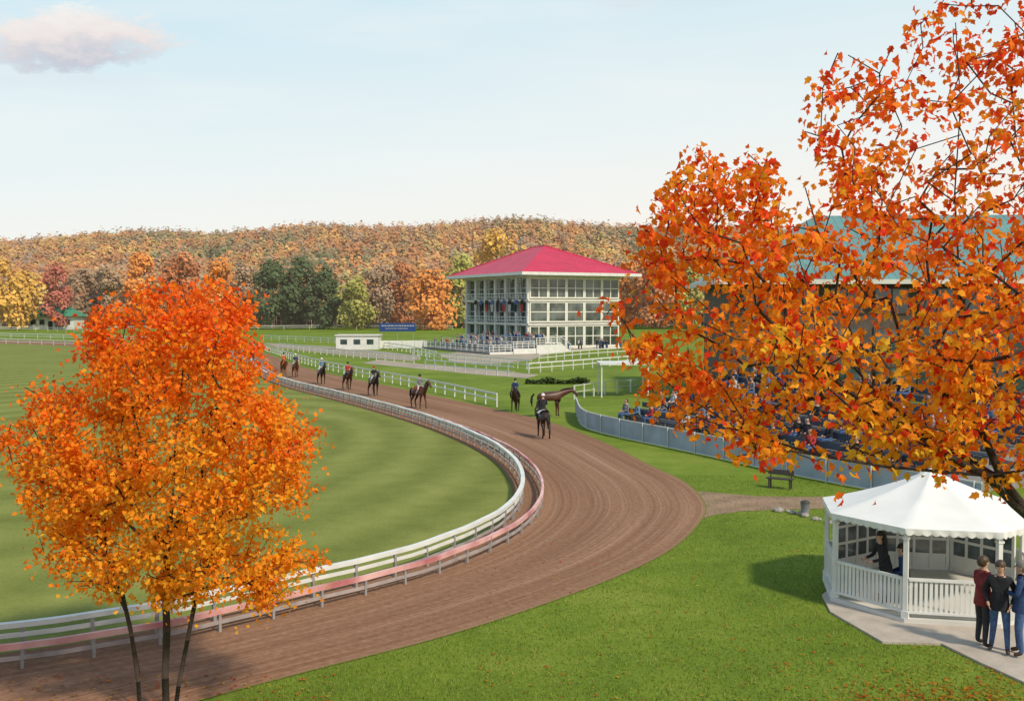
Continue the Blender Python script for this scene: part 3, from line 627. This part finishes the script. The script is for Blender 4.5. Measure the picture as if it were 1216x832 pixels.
t=thing('stool','plain white stool under the seated person in the gazebo','stool',(9.15,23.3,.14)); MB().tube([(0,0,.40),(0,0,.44)],.2,12).build('seat',M['white'],t)
for a_ in range(4): MB().tube([(.17*math.cos(a_*PI/2),.17*math.sin(a_*PI/2),0),(.12*math.cos(a_*PI/2),.12*math.sin(a_*PI/2),.40)],.018,6).build('leg',M['white'],t)
def spect(pose,top,leg,hm='hairb',key={}):
    k=(pose,top,leg,hm)
    if k not in key: key[k]=(person_mesh(pose,[M['skin'],M[top],M[leg],M['shoe']],0),hair_mesh('short',M[hm]))
    return key[k]
COMB=[('stand','black','jean'),('stand','navy','khaki'),('stand','red','jean'),('stand','pale','khaki'),('stand','grey','jean'),('stand','lightblue','khaki')]
SITC=[('sit','black','jean'),('sit','navy','khaki'),('sit','grey','jean'),('sit','black','khaki'),('sit','pale','khaki'),('sit','red','jean'),('sit','lightblue','khaki')]
CN={'black':'black','navy':'navy','red':'red','pale':'pale','grey':'grey','lightblue':'light blue','orangecl':'orange'}
def put(comb,loc,rz,where,grp):
    b,h=spect(*comb); v='seated' if comb[0]=='sit' else 'standing'
    t=thing('person',f'{v} spectator in a {CN[comb[1]]} top {where}','person',loc,rz,grp+' in '+CN[comb[1]])
    inst('body',b,t); inst('hair',h,t)
for i in range(64):
    x0,x1,zh=TER[random.choice((0,0,1,2))]
    p=gl(random.uniform(x0+.5,x1-.3),random.uniform(-12,11),zh); put(random.choice(COMB),p,GA+PI/2+random.uniform(-.7,.7),'on the white terrace','terrace spectators')
for i in range(18):
    p=gl(random.uniform(2,20),random.uniform(-7,-1.2),0); put(random.choice(COMB),p,random.uniform(0,6),'at the foot of the grandstand','forecourt spectators')
A=at(694,505); B=at(1090,592); dv=(B-A).normalized(); nv=Vector((-dv.y,dv.x,0)); Ls=(B-A).length; sa=math.atan2(dv.y,dv.x)
stn=thing('spectator_stand','stepped concrete spectator stand behind the grey banner fence','stand',A,sa)
for k in range(8): MB().box(Ls/2,2.2+1.2*k,.09+.14*k,Ls,1.19,.18+.28*k).build('step',M['step'],stn)
bseat=MB().box(Ls/2-.3,0,.42,Ls-1.2,.36,.05).mesh('seat_plank',M['seat']); bback=MB().box(Ls/2-.3,.24,.68,Ls-1.2,.04,.3).mesh('backrest',M['seat'])
lg=MB().box(0,.05,.2,.06,.3,.395).mesh('leg',M['post'])
for k in range(8):
    q=A+nv*(2.4+1.2*k); t=thing('stand_bench',f'long dark blue grey seat row, {["front","second","third","fourth","fifth","sixth","seventh","rear"][k]} of the right stand','bench',(q.x,q.y,.18+.28*k),sa,'seat rows of the right stand')
    inst('seat_plank',bseat,t); inst('backrest',bback,t)
    for i in range(7): inst('leg',lg,t,(.8+i*(Ls-2)/6,0,0))
    x=.8
    while x<Ls-.8:
        if random.random()<.5:
            pp=q+dv*x; put(random.choice(SITC),Vector((pp.x,pp.y,.18+.28*k-.40)),sa+PI+random.uniform(-.3,.3),'on the stand behind the banner fence','stand spectators')
        x+=random.uniform(.6,1.5)
# ------------------------------------------------------------ horses
def horse_mesh(coat,ph=0,graze=False):
    J=[(0,-.5,1.36,.30,.28)];E=[];B=[]
    def a(p,j,b=0): J.append(j);E.append((p,len(J)-1));B.append(b);return len(J)-1
    a(0,(0,-.82,1.30,.19)); br=a(0,(0,-.05,1.27,.30,.31)); ch=a(br,(0,.38,1.30,.29,.31)); sh=a(ch,(0,.62,1.36,.20,.25))
    if graze: n1=a(sh,(0,.92,1.48,.13,.19)); n2=a(n1,(0,1.2,1.56,.10,.14)); pl=a(n2,(0,1.42,1.6,.10)); fc=a(pl,(0,1.6,1.42,.08,.1)); a(fc,(0,1.72,1.22,.06))
    else: n1=a(sh,(0,.84,1.60,.13,.19)); n2=a(n1,(0,1.03,1.84,.10,.14)); pl=a(n2,(0,1.16,1.98,.10)); fc=a(pl,(0,1.36,1.80,.08,.10)); a(fc,(0,1.50,1.60,.06))
    for i,sx_ in enumerate((-1,1)):
        s=math.sin(ph+i*PI)*.16
        h=a(0,(sx_*.15,-.60,1.10,.17)); k=a(h,(sx_*.17,-.46+s*.5,.90,.12)); hk=a(k,(sx_*.16,-.80+s,.55,.062)); ft=a(hk,(sx_*.16,-.73+s*1.4,.17,.043)); a(ft,(sx_*.16,-.67+s*1.4,.045,.055),1)
        s=math.sin(ph+i*PI+PI*.7)*.18
        h=a(ch,(sx_*.15,.46,1.06,.14)); k=a(h,(sx_*.16,.43+s*.3,.84,.085)); hk=a(k,(sx_*.155,.47+s,.50,.055)); ft=a(hk,(sx_*.155,.45+s*1.2,.16,.040)); a(ft,(sx_*.155,.50+s*1.3,.045,.055),1)
    ex=MB(); pz=J[pl]
    for sx_ in (-1,1): ex.tube([(sx_*.055,pz[1],pz[2]+.06),(sx_*.075,pz[1]+.01,pz[2]+.15),(sx_*.07,pz[1]+.01,pz[2]+.21)],[.03,.028,.006],5,0)
    return skin('body',J,E,B,[coat,M['mane']],2,ex)
def tailm(): return MB().tube([(0,-.98,1.42),(0,-1.12,1.25),(0,-1.15,.95),(0,-1.10,.62)],[.05,.075,.08,.02],7).mesh('tail',M['mane'],smooth=True)
def manem(graze):
    pts=[(0,.60,1.63),(0,.76,1.82),(0,.94,2.0),(0,1.14,2.1)] if not graze else [(0,.65,1.62),(0,.92,1.70),(0,1.18,1.73),(0,1.42,1.73)]
    return MB().tube(pts,[.03,.05,.05,.03],5).mesh('mane',M['mane'],smooth=True)
TL=tailm(); MN=[manem(False),manem(True)]
sdl=MB(); sdl.ell((0,-.02,1.53),(.22,.27,.12),12,5,zmin=-.4); SAD=sdl.mesh('saddle',M['leather'],smooth=True)
sc_=MB(); pts_=[]
for i in range(9):
    q=-1.15+2.3*i/8; pts_.append((math.sin(q)*.36,math.cos(q)*.36))
for i in range(8):
    (x0,z0_),(x1,z1_)=pts_[i],pts_[i+1]; sc_.add([(x0,-.36,1.27+z0_),(x1,-.36,1.27+z1_),(x1,.28,1.27+z1_),(x0,.28,1.27+z0_)],[(0,1,2,3)])
CL={c:sc_.mesh('saddle_cloth',M[c]) for c in('white','red','blue','grey')}
brid=MB(); brid.tube([(-.07,1.47,1.68),(0,1.50,1.74),(.07,1.47,1.68)],.012,4); brid.tube([(-.1,1.2,1.92),(0,1.22,2.07),(.1,1.2,1.92)],.012,4); brid.tube([(-.08,1.42,1.64),(-.12,.7,1.72),(-.09,.36,1.86)],.01,4); brid.tube([(.08,1.42,1.64),(.12,.7,1.72),(.09,.36,1.86)],.01,4); BRD=brid.mesh('bridle',M['leather'])
def horse(px,py,rz,coat,ph,label,cloth=None,graze=False,rider=None,rlabel='',scale=.95):
    p=at(px,py); p.z=.014; t=thing('horse',label,'horse',p,rz); t.scale=(scale,)*3
    inst('body',horse_mesh(M[coat],ph,graze),t); inst('tail',TL,t); inst('mane',MN[1 if graze else 0],t)
    if cloth: inst('saddle',SAD,t); inst('saddle_cloth',CL[cloth],t); inst('bridle',BRD,t)
    if rider:
        top,leg,hat=rider; r=thing('rider',rlabel,'rider',(p.x,p.y,p.z+.74*scale),rz); r.scale=(scale,)*3
        inst('body',person_mesh('ride',[M['skin'],M[top],M[leg],M['leather']],1,False,1.0,None,None,.06),r)
        inst('helmet',hair_mesh('helmet',M[hat],1,.06),r)
def tdir(px,py):
    p=at(px,py); i=min(range(1,len(inn)-1),key=lambda i:((inn[i]+out[i])/2-p).length); d=inn[i-1]-inn[i+1]; return math.atan2(d.y,d.x)-PI/2
R_=math.radians
horse(645,520,R_(12),'darkbay',.6,'dark horse walking away, nearest to the camera on the track','white',rider=('black','khaki','white'),rlabel='rider in black with a pale helmet on the nearest dark horse')
horse(612,489,R_(170),'darkbay',2.0,'dark horse standing just left of the riderless brown horse','grey',rider=('navy','khaki','black'),rlabel='rider in navy on the dark horse left of the riderless one',scale=.9)
horse(653,495,R_(-80),'bay',1.1,'riderless brown horse seen side on beside the track',None,graze=True,scale=1.05)
horse(498,485,tdir(498,485)+.25,'bay',.2,'bay horse leading the string of riders along the fence','red',rider=('grey','pale','black'),rlabel='rider in grey at the head of the string')
horse(444,470,tdir(444,470),'darkbay',1.5,'dark horse second in the string on the track','blue',rider=('black','pale','red'),rlabel='rider in black second in the string')
horse(413,463,tdir(413,463),'bay',2.6,'bay horse third in the string on the track','white',rider=('red','khaki','black'),rlabel='rider in red third in the string')
horse(382,456,tdir(382,456),'darkbay',.9,'dark horse fourth in the string on the track','white',rider=('lightblue','pale','white'),rlabel='rider in light blue fourth in the string')
horse(351,448,tdir(351,448),'chest',2.2,'chestnut horse near the far end of the string, right of the last','grey',rider=('navy','pale','white'),rlabel='rider in navy second from the tail of the string')
horse(337,446,tdir(337,446),'chest',.3,'chestnut horse last in the string at the far bend','red',rider=('orangecl','khaki','black'),rlabel='rider in orange at the tail of the string')
# ------------------------------------------------------------ gazebo
gz=thing('gazebo','white octagonal gazebo with tented roof and picket railing','gazebo',(GC.x,GC.y,0))
R=2.5; ang=[R_(235.8+45*i) for i in range(8)]; vp=[(R*math.cos(a),R*math.sin(a)) for a in ang]
fb=MB(); Rf=2.6; fv=[(Rf*math.cos(a),Rf*math.sin(a)) for a in ang]
fb.add([(x,y,.14) for x,y in fv]+[(x,y,0.02) for x,y in fv],[tuple(range(8))]+[(i,(i+1)%8,8+(i+1)%8,8+i) for i in range(8)]); fb.build('floor',M['slab'],gz)
EHt=2.14; AP=3.16; Re=2.62
rf=MB()
prof=[(1,EHt),(.86,EHt+.105),(.66,EHt+.265),(.44,EHt+.465),(.24,EHt+.675),(.12,EHt+.83),(.06,EHt+.93),(0.010,AP)]
ns=10
for (s,z) in prof:
    for i in range(8):
        for k in range(ns):
            x0,y0=math.cos(ang[i]),math.sin(ang[i]); x1,y1=math.cos(ang[(i+1)%8]),math.sin(ang[(i+1)%8]); q=k/ns
            sag=-.035*math.sin(q*PI)*math.sin(min(1,s)*PI*.93)
            rf.v.append(((x0+(x1-x0)*q)*Re*s,(y0+(y1-y0)*q)*Re*s,z+sag))
nn_=8*ns
for j in range(len(prof)-1):
    for k in range(nn_): rf.f.append((j*nn_+k,j*nn_+(k+1)%nn_,(j+1)*nn_+(k+1)%nn_,(j+1)*nn_+k)); rf.m.append(0)
rf.build('roof',M['tent'],gz,smooth=True)
MB().tube([(0,0,AP-.12),(0,0,AP-.02),(0,0,AP+.03),(0,0,AP+.08)],[.05,.045,.06,.01],8).build('finial',M['white'],gz)
vl=MB(); sc_n=11
for i in range(8):
    x0,y0=math.cos(ang[i])*Re,math.sin(ang[i])*Re; x1,y1=math.cos(ang[(i+1)%8])*Re,math.sin(ang[(i+1)%8])*Re
    NN=sc_n*6
    top=[];bot=[]
    for k in range(NN+1):
        q=k/NN; x=x0+(x1-x0)*q; y=y0+(y1-y0)*q; ph=abs(math.sin(q*sc_n*PI)); w=1+.006*math.sin(q*40)
        top.append((x*1.003,y*1.003,EHt+.01)); bot.append((x*w,y*w,EHt-.10-.045*ph))
    n=NN+1; vl.add(top+bot,[(k,k+1,n+k+1,n+k) for k in range(NN)])
vl.build('valance',M['tent'],gz)
for x,y in vp:
    pb_=MB(); pb_.box(x,y,1.10,.10,.10,1.95,math.atan2(y,x)); pb_.box(x,y,.22,.15,.15,.16,math.atan2(y,x)); pb_.box(x,y,1.92,.14,.14,.05,math.atan2(y,x)); pb_.build('post',M['white'],gz)
bmn=MB()
for i in range(8):
    a=vp[i]; b=vp[(i+1)%8]; bmn.sweep([(a[0],a[1],2.03),(b[0],b[1],2.03)],.07,.08)
bmn.build('eave_beam',M['white'],gz)
for i in range(8):
    if i==1: continue
    a=Vector((*vp[i],0)); b=Vector((*vp[(i+1)%8],0)); dd=(b-a); Lx=dd.length; dd.normalize(); a2=a+dd*.06; b2=b-dd*.06; rz=math.atan2(dd.y,dd.x)
    rl=MB(); rl.sweep([(a2.x,a2.y,1.0),(b2.x,b2.y,1.0)],.08,.06); rl.sweep([(a2.x,a2.y,.27),(b2.x,b2.y,.27)],.05,.06)
    nb=17
    for k in range(nb):
        q=a2.lerp(b2,(k+.5)/nb); rl.box(q.x,q.y,.635,.065,.02,.67,rz)
    rl.build('railing',M['white'],gz)
for k,i in enumerate((3,4,5)):
    a=Vector((*vp[i],0))*.93; b=Vector((*vp[(i+1)%8],0))*.93; dd=(b-a); Lx=dd.length-.12; dd.normalize(); rz=math.atan2(dd.y,dd.x); mid=(a+b)/2; a=mid-dd*Lx/2
    fr=MB()
    for q in range(5): pt=a+dd*Lx*q/4; fr.box(pt.x,pt.y,1.08,.07,.07,1.84,rz)
    for z in (.19,.55,.97,1.4,1.95): fr.box(mid.x,mid.y,z,Lx,.05,.07,rz)
    fo_=fr.build('window_screen',M['white'],gz); MB().box(mid.x,mid.y,1.25,Lx-.1,.015,1.38,rz).build('pane',M['glassg'],fo_); MB().box(mid.x,mid.y,.37,Lx-.1,.02,.34,rz).build('panel',M['white'],fo_)
# ------------------------------------------------------------ near trees
def grow(trunks,targets,seg,minz,zpen=.8,tipr=.004,pw=2.3,sag=-.10):
    pos=[];par=[]
    for tk in trunks:
        prev=tk[0] if isinstance(tk[0],int) else None
        for q in (tk[1:] if prev is not None else tk):
            pos.append(np.array(q,float)); par.append(-1 if prev is None else prev); prev=len(pos)-1
    ntr=len(pos)
    PA=np.zeros((len(pos)+len(targets)*12,3)); n=len(pos); PA[:n]=pos
    root=PA[:n][PA[:n,2]>minz].mean(0)
    order=np.argsort(np.linalg.norm(targets-root,axis=1)); tips=[]
    for ti in order:
        t=targets[ti]; d=t-PA[:n]; L_=np.linalg.norm(d,axis=1); cost=L_+zpen*np.maximum(0,-d[:,2]+.25*np.linalg.norm(d[:,:2],axis=1)); cost[PA[:n,2]<minz]+=50
        j=int(np.argmin(cost)); k=max(1,min(10,int(L_[j]/seg))); prev=j; st=PA[j].copy()
        for s in range(1,k+1):
            q=s/k; p_=st+(t-st)*q
            if s<k: p_=p_+rng.normal(0,seg*.10,3); p_[2]+=sag*L_[j]*math.sin(q*PI)
            PA[n]=p_; par.append(prev); prev=n; n+=1
        tips.append(prev)
    par=np.array(par); acc=np.zeros(n)
    for i in range(n-1,-1,-1):
        if acc[i]==0: acc[i]=tipr**pw
        if par[i]>=0: acc[par[i]]+=acc[i]
    return PA[:n],par,acc**(1/pw),tips,ntr
def branch_mesh(PA,par,rad,lo,hi,n=6,fat=1.0):
    mb=MB()
    for i in range(lo,hi):
        j=par[i]
        if j<0: continue
        a=Vector(PA[j]); b=Vector(PA[i]); r0=min(rad[j],rad[i]*1.35)
        mb.tube([a-(b-a).normalized()*r0*.3,b],[r0*fat,rad[i]*fat],n if rad[i]>.012 else 4)
    return mb
def big_tree(name,label,base,trunks,targets,seg,minz,leafn,lsize,spread,T,TF,colf,tipr,down=.5,nside=7,fat=1.0,bfat=1.0,zpen=.8,sag=-.10,flat=.6,back=.2):
    t=thing(name,label,'tree',base)
    PA,par,rad,tips,ntr=grow(trunks,targets,seg,minz,zpen=zpen,tipr=tipr,sag=sag)
    B0=np.array(base)
    branch_mesh(PA-B0,par,rad,0,ntr,9,fat).build('trunk',M['bark'],t,smooth=True)
    branch_mesh(PA-B0,par,rad,ntr,len(PA),nside,bfat).build('branches',M['bark'],t,smooth=True)
    tp=PA[tips]; tpar=PA[par[tips]]; n=leafn*len(tips); w=np.repeat(np.arange(len(tips)),leafn); q=rng.uniform(-back,1.15,(n,1))
    den=rng.uniform(.55,1.4,len(tips))
    Pp=tpar[w]+(tp[w]-tpar[w])*q+rng.normal(size=(n,3))*spread*den[w][:,None]*np.array([1,1,flat]); Pp[:,2]-=spread*.15
    sz=rng.uniform(.55,1.15,n)*lsize
    V,Fq,k=scatter(Pp-B0,sz,T,TF,down,.5); c=colf(Pp,w,len(tips))
    o=bpy.data.objects.new('crown',npmesh('crown',V,Fq,np.repeat(c,k,0),M['leaf'])); COL.objects.link(o); o.parent=t
    return t
def targets(poly,Y,n,thick,dens=None):
    pw=[xz(x,y,Y) for x,y in poly]; X=np.array([p.x for p in pw]); Zz=np.array([p.z for p in pw]); pl=list(zip(X,Zz)); outp=[]
    while len(outp)<n:
        x=rng.uniform(X.min(),X.max(),400); z=rng.uniform(Zz.min(),Zz.max(),400); k=inpoly(x,z,pl)
        for a,b in zip(x[k],z[k]):
            px=608+a/Y*F; py=365-(b-H)/Y*F
            if dens and random.random()>dens(px,py): continue
            edge=min(math.hypot(a-c,b-d_) for c,d_ in pl); th=thick*min(1,.35+edge/(thick*.9))
            outp.append((a,Y+rng.uniform(-1,1)*th,b))
    return np.array(outp[:n])
LC=np.array([(.97,.125,.018),(1,.235,.018),(1,.37,.022),(1,.54,.035),(.86,.64,.06),(.85,.065,.018)])
def colL(P_,w,nt_):
    cxn=np.array([-5.6,17,4.0]); r=np.linalg.norm((P_-cxn)/np.array([2.9,2.6,3.1]),axis=1); tone=rng.normal(0,.4,nt_)[w]+rng.normal(0,.4,len(P_))
    val=3.15-1.75*r-.20*(P_[:,2]-4.2)+tone
    i=np.clip(val,0,3.2).astype(int); f=np.clip(val,0,3.2)-i; c=LC[i]*(1-f[:,None])+LC[np.minimum(i+1,4)]*f[:,None]
    return c*rng.uniform(.86,1.0,(len(P_),1))
def colR(P_,w,nt_):
    x=P_[:,0]; z=P_[:,2]; r=np.hypot((x-3.2)/3.0,(z-5.9)/2.6); tone=rng.normal(0,.6,nt_)[w]+rng.normal(0,.5,len(P_))
    val=2.7-1.8*r+tone; val=np.where(z>8.0,val+.2,val)
    i=np.clip(val,0,3.5).astype(int); f=np.clip(val,0,3.5)-i; c=LC[i]*(1-f[:,None])+LC[np.minimum(i+1,4)]*f[:,None]
    redl=rng.random(len(P_))<.12; c[redl]=LC[5]
    return c*rng.uniform(.84,1.0,(len(P_),1))
polyL=[(262,322),(215,328),(200,350),(150,345),(120,362),(128,395),(93,400),(100,440),(60,472),(22,442),(34,490),(6,512),(34,550),(8,585),(50,606),(32,634),(80,664),(105,698),(165,688),(200,710),(250,690),(332,720),(355,688),(384,666),(340,640),(345,610),(368,585),(352,560),(390,510),(340,500),(335,470),(300,450),(311,420),(285,385),(300,350)]
bl=(-5.9,17,0)
trL=[[(-5.9,17,-.3),(-5.92,17,.7),(-5.88,17,1.5),(-5.9,17.02,2.2),(-5.85,17,2.9),(-5.75,17,3.7),(-5.7,17,4.6),(-5.6,17,5.5),(-5.5,17,6.3)],
[(-6.40,17.15,-.3),(-6.42,17.1,.6),(-6.50,17.05,1.4),(-6.62,17,2.1),(-6.85,16.9,2.8),(-7.1,16.9,3.5),(-7.3,16.9,4.3)],
[(-6.45,17.2,-.3),(-6.48,17.3,.7),(-6.65,17.4,1.5),(-6.95,17.4,2.2),(-7.4,17.3,2.8)],
[(-5.8,16.95,-.3),(-5.66,16.9,.6),(-5.48,16.85,1.4),(-5.3,16.8,2.2),(-5.0,16.8,3.0),(-4.8,16.8,3.9)]]
tL=targets(polyL,17,680,1.75)
big_tree('maple_tree','orange autumn maple with slender stems in the left foreground',bl,trL,tL,.30,1.9,52,.100,.135,DIA,DIAF,colL,.0050,down=.3,fat=1.4,bfat=1.2,zpen=1.5,sag=-.12,flat=.75,back=.9)
polyR=[(704,368),(742,394),(738,425),(778,445),(768,490),(815,502),(830,540),(900,532),(925,550),(985,534),(1040,542),(1120,540),(1170,545),(1300,570),(1420,520),(1460,300),(1400,60),(1300,-90),(1150,-60),(1090,0),(1060,20),(1040,45),(1000,50),(960,90),(965,150),(970,200),(928,208),(905,180),(868,172),(830,150),(821,188),(766,205),(760,268),(748,300),(770,330),(738,350)]
def densR(px,py):
    if py<170: return .50
    if py<260: return .8 if px<1100 else .55
    if 1150<px: return .75
    return 1.0
tR=targets(polyR,9.,680,1.3,dens=densR)
trR=[[(5.5,9.4,-.3),(5.45,9.35,1.5),(5.35,9.3,3),(5.1,9.2,4.2),(4.75,9.1,5.05),(4.42,9.05,5.45),(4.2,9,5.9),(4.05,9,6.5),(3.98,9,7.2),(3.92,9,8.0),(3.98,9.05,8.8),(3.9,9,9.5)]]
trR.append([4,(4.45,8.9,5.25),(4.1,8.7,5.55),(3.6,8.6,5.8),(3.05,8.6,6.15),(2.55,8.6,6.55),(2.1,8.7,7.0)])
trR.append([5,(3.95,9.3,5.75),(3.4,9.4,6.2),(2.9,9.5,6.8),(2.5,9.5,7.4)])
trR.append([13,(3.2,8.5,5.65),(2.6,8.5,5.75),(1.95,8.6,5.95),(1.4,8.7,6.3)])
trR.append([4,(5.0,9.3,5.8),(5.15,9.4,6.8),(5.2,9.4,8.0),(5.3,9.4,9.0)])
big_tree('maple_tree','large orange red maple whose crown fills the upper right foreground',(5.5,9.4,0),trR,tR,.26,5.0,27,.080,.085,MAPLE,MAPLEF,colR,.0040,down=.8,fat=1.2,bfat=1.2,zpen=1.0,flat=.5,back=.9)
# ------------------------------------------------------------ foreground grass blades and fallen leaves
trackpoly=[(p.x,p.y) for p in inn]+[(p.x,p.y) for p in reversed(out)]; padpoly=[(p.x,p.y) for p in padp]
def blades(n,x0,x1,y0,y1,col,name,label,inside=None):
    yy=y0+(y1-y0)*rng.random(n)**1.6; xx=rng.uniform(x0,x1,n); k=~inpoly(xx,yy,trackpoly)&~inpoly(xx,yy,padpoly)
    inf=inpoly(xx,yy,[(p.x,p.y) for p in inn]+[(-300,235),(-300,17)]); k&=(inf if inside else ~inf)
    xx=xx[k];yy=yy[k];n=len(xx); h=rng.uniform(.025,.065,n); a=rng.uniform(0,PI,n); w=rng.uniform(.006,.012,n)
    P0=np.stack([xx-np.cos(a)*w,yy-np.sin(a)*w,np.zeros(n)],1); P1=np.stack([xx+np.cos(a)*w,yy+np.sin(a)*w,np.zeros(n)],1)
    P2=np.stack([xx+rng.normal(0,.02,n),yy+rng.normal(0,.02,n),h],1)
    V=np.stack([P0,P1,P2],1).reshape(-1,3); c=np.array(col)[None]*rng.uniform(.6,1.6,(n,1)); dry=rng.random(n)<.10; c[dry]=(.36,.32,.10)
    o=bpy.data.objects.new(name,npmesh(name,V,np.arange(3*n).reshape(-1,3),np.repeat(c,3,0),M['blade'])); COL.objects.link(o); tag(o,label,'grass',kind='stuff')
blades(120000,-5,14,16.5,42,(.16,.22,.024),'grass','short green grass of the foreground lawn',False)
px=np.concatenate([rng.uniform(560,1216,500),rng.normal(1120,70,1200),rng.uniform(-20,400,300)]); py=np.concatenate([rng.uniform(640,860,500),rng.normal(838,20,1200),rng.uniform(800,860,300)])
Pl=[]
for a,b in zip(px,py):
    if b<600 or b>900: continue
    q=at(a,b,.03); Pl.append((q.x,q.y,.03+random.random()*.02))
Pl=np.array(Pl); V,Fq,k=scatter(Pl,rng.uniform(.05,.09,len(Pl)),MAPLE,MAPLEF,0,4); 
V[:,2]=.025+(V[:,2]-.03)*.25+.01
c=LC[rng.integers(0,5,len(Pl))]*rng.uniform(.3,.7,(len(Pl),1)); o=bpy.data.objects.new('fallen_leaves',npmesh('fallen_leaves',V,Fq,np.repeat(c,k,0),M['leaf'])); COL.objects.link(o); tag(o,'brown and orange fallen leaves scattered on the lawn','leaves',kind='stuff')
# ------------------------------------------------------------ small things by the path
p=at(926,580); bn=thing('park_bench','small low dark bench on the grass before the banner fence','bench',p,R_(-30))
MB().box(0,0,.40,1.0,.32,.05).build('seat',M['dark'],bn); MB().box(0,.16,.62,1.0,.04,.2).build('backrest',M['dark'],bn)
for x in (-.4,.4): MB().box(x,-.1,.19,.05,.05,.38).box(x,.16,.25,.05,.05,.5).build('leg',M['dark'],bn)
p=at(956,612); t=thing('litter_bin','grey tapered litter bin standing beside the dirt path','bin',p)
MB().tube([(0,0,0),(0,0,.42),(0,0,.45)],[.12,.16,.17],10).build('body',M['grey'],t,smooth=True); MB().ell((0,0,.45),(.16,.16,.08),10,4,zmin=0).build('lid',M['dark'],t,smooth=True)
for i in range(11):
    p=at(925+i*8+random.uniform(-3,3),606+i*2.0+random.uniform(-2,2)); s=random.uniform(.08,.16)
    o=MB().ell((0,0,s*.4),(s*1.2,s,s*.7),8,5,zmin=-.7,jit=.12).build('border_stone',M['stone'],o=(0,0,0),loc=(p.x,p.y,0)); tag(o,'rough grey border stone in the short row beside the litter bin','stone','border stones beside the path')
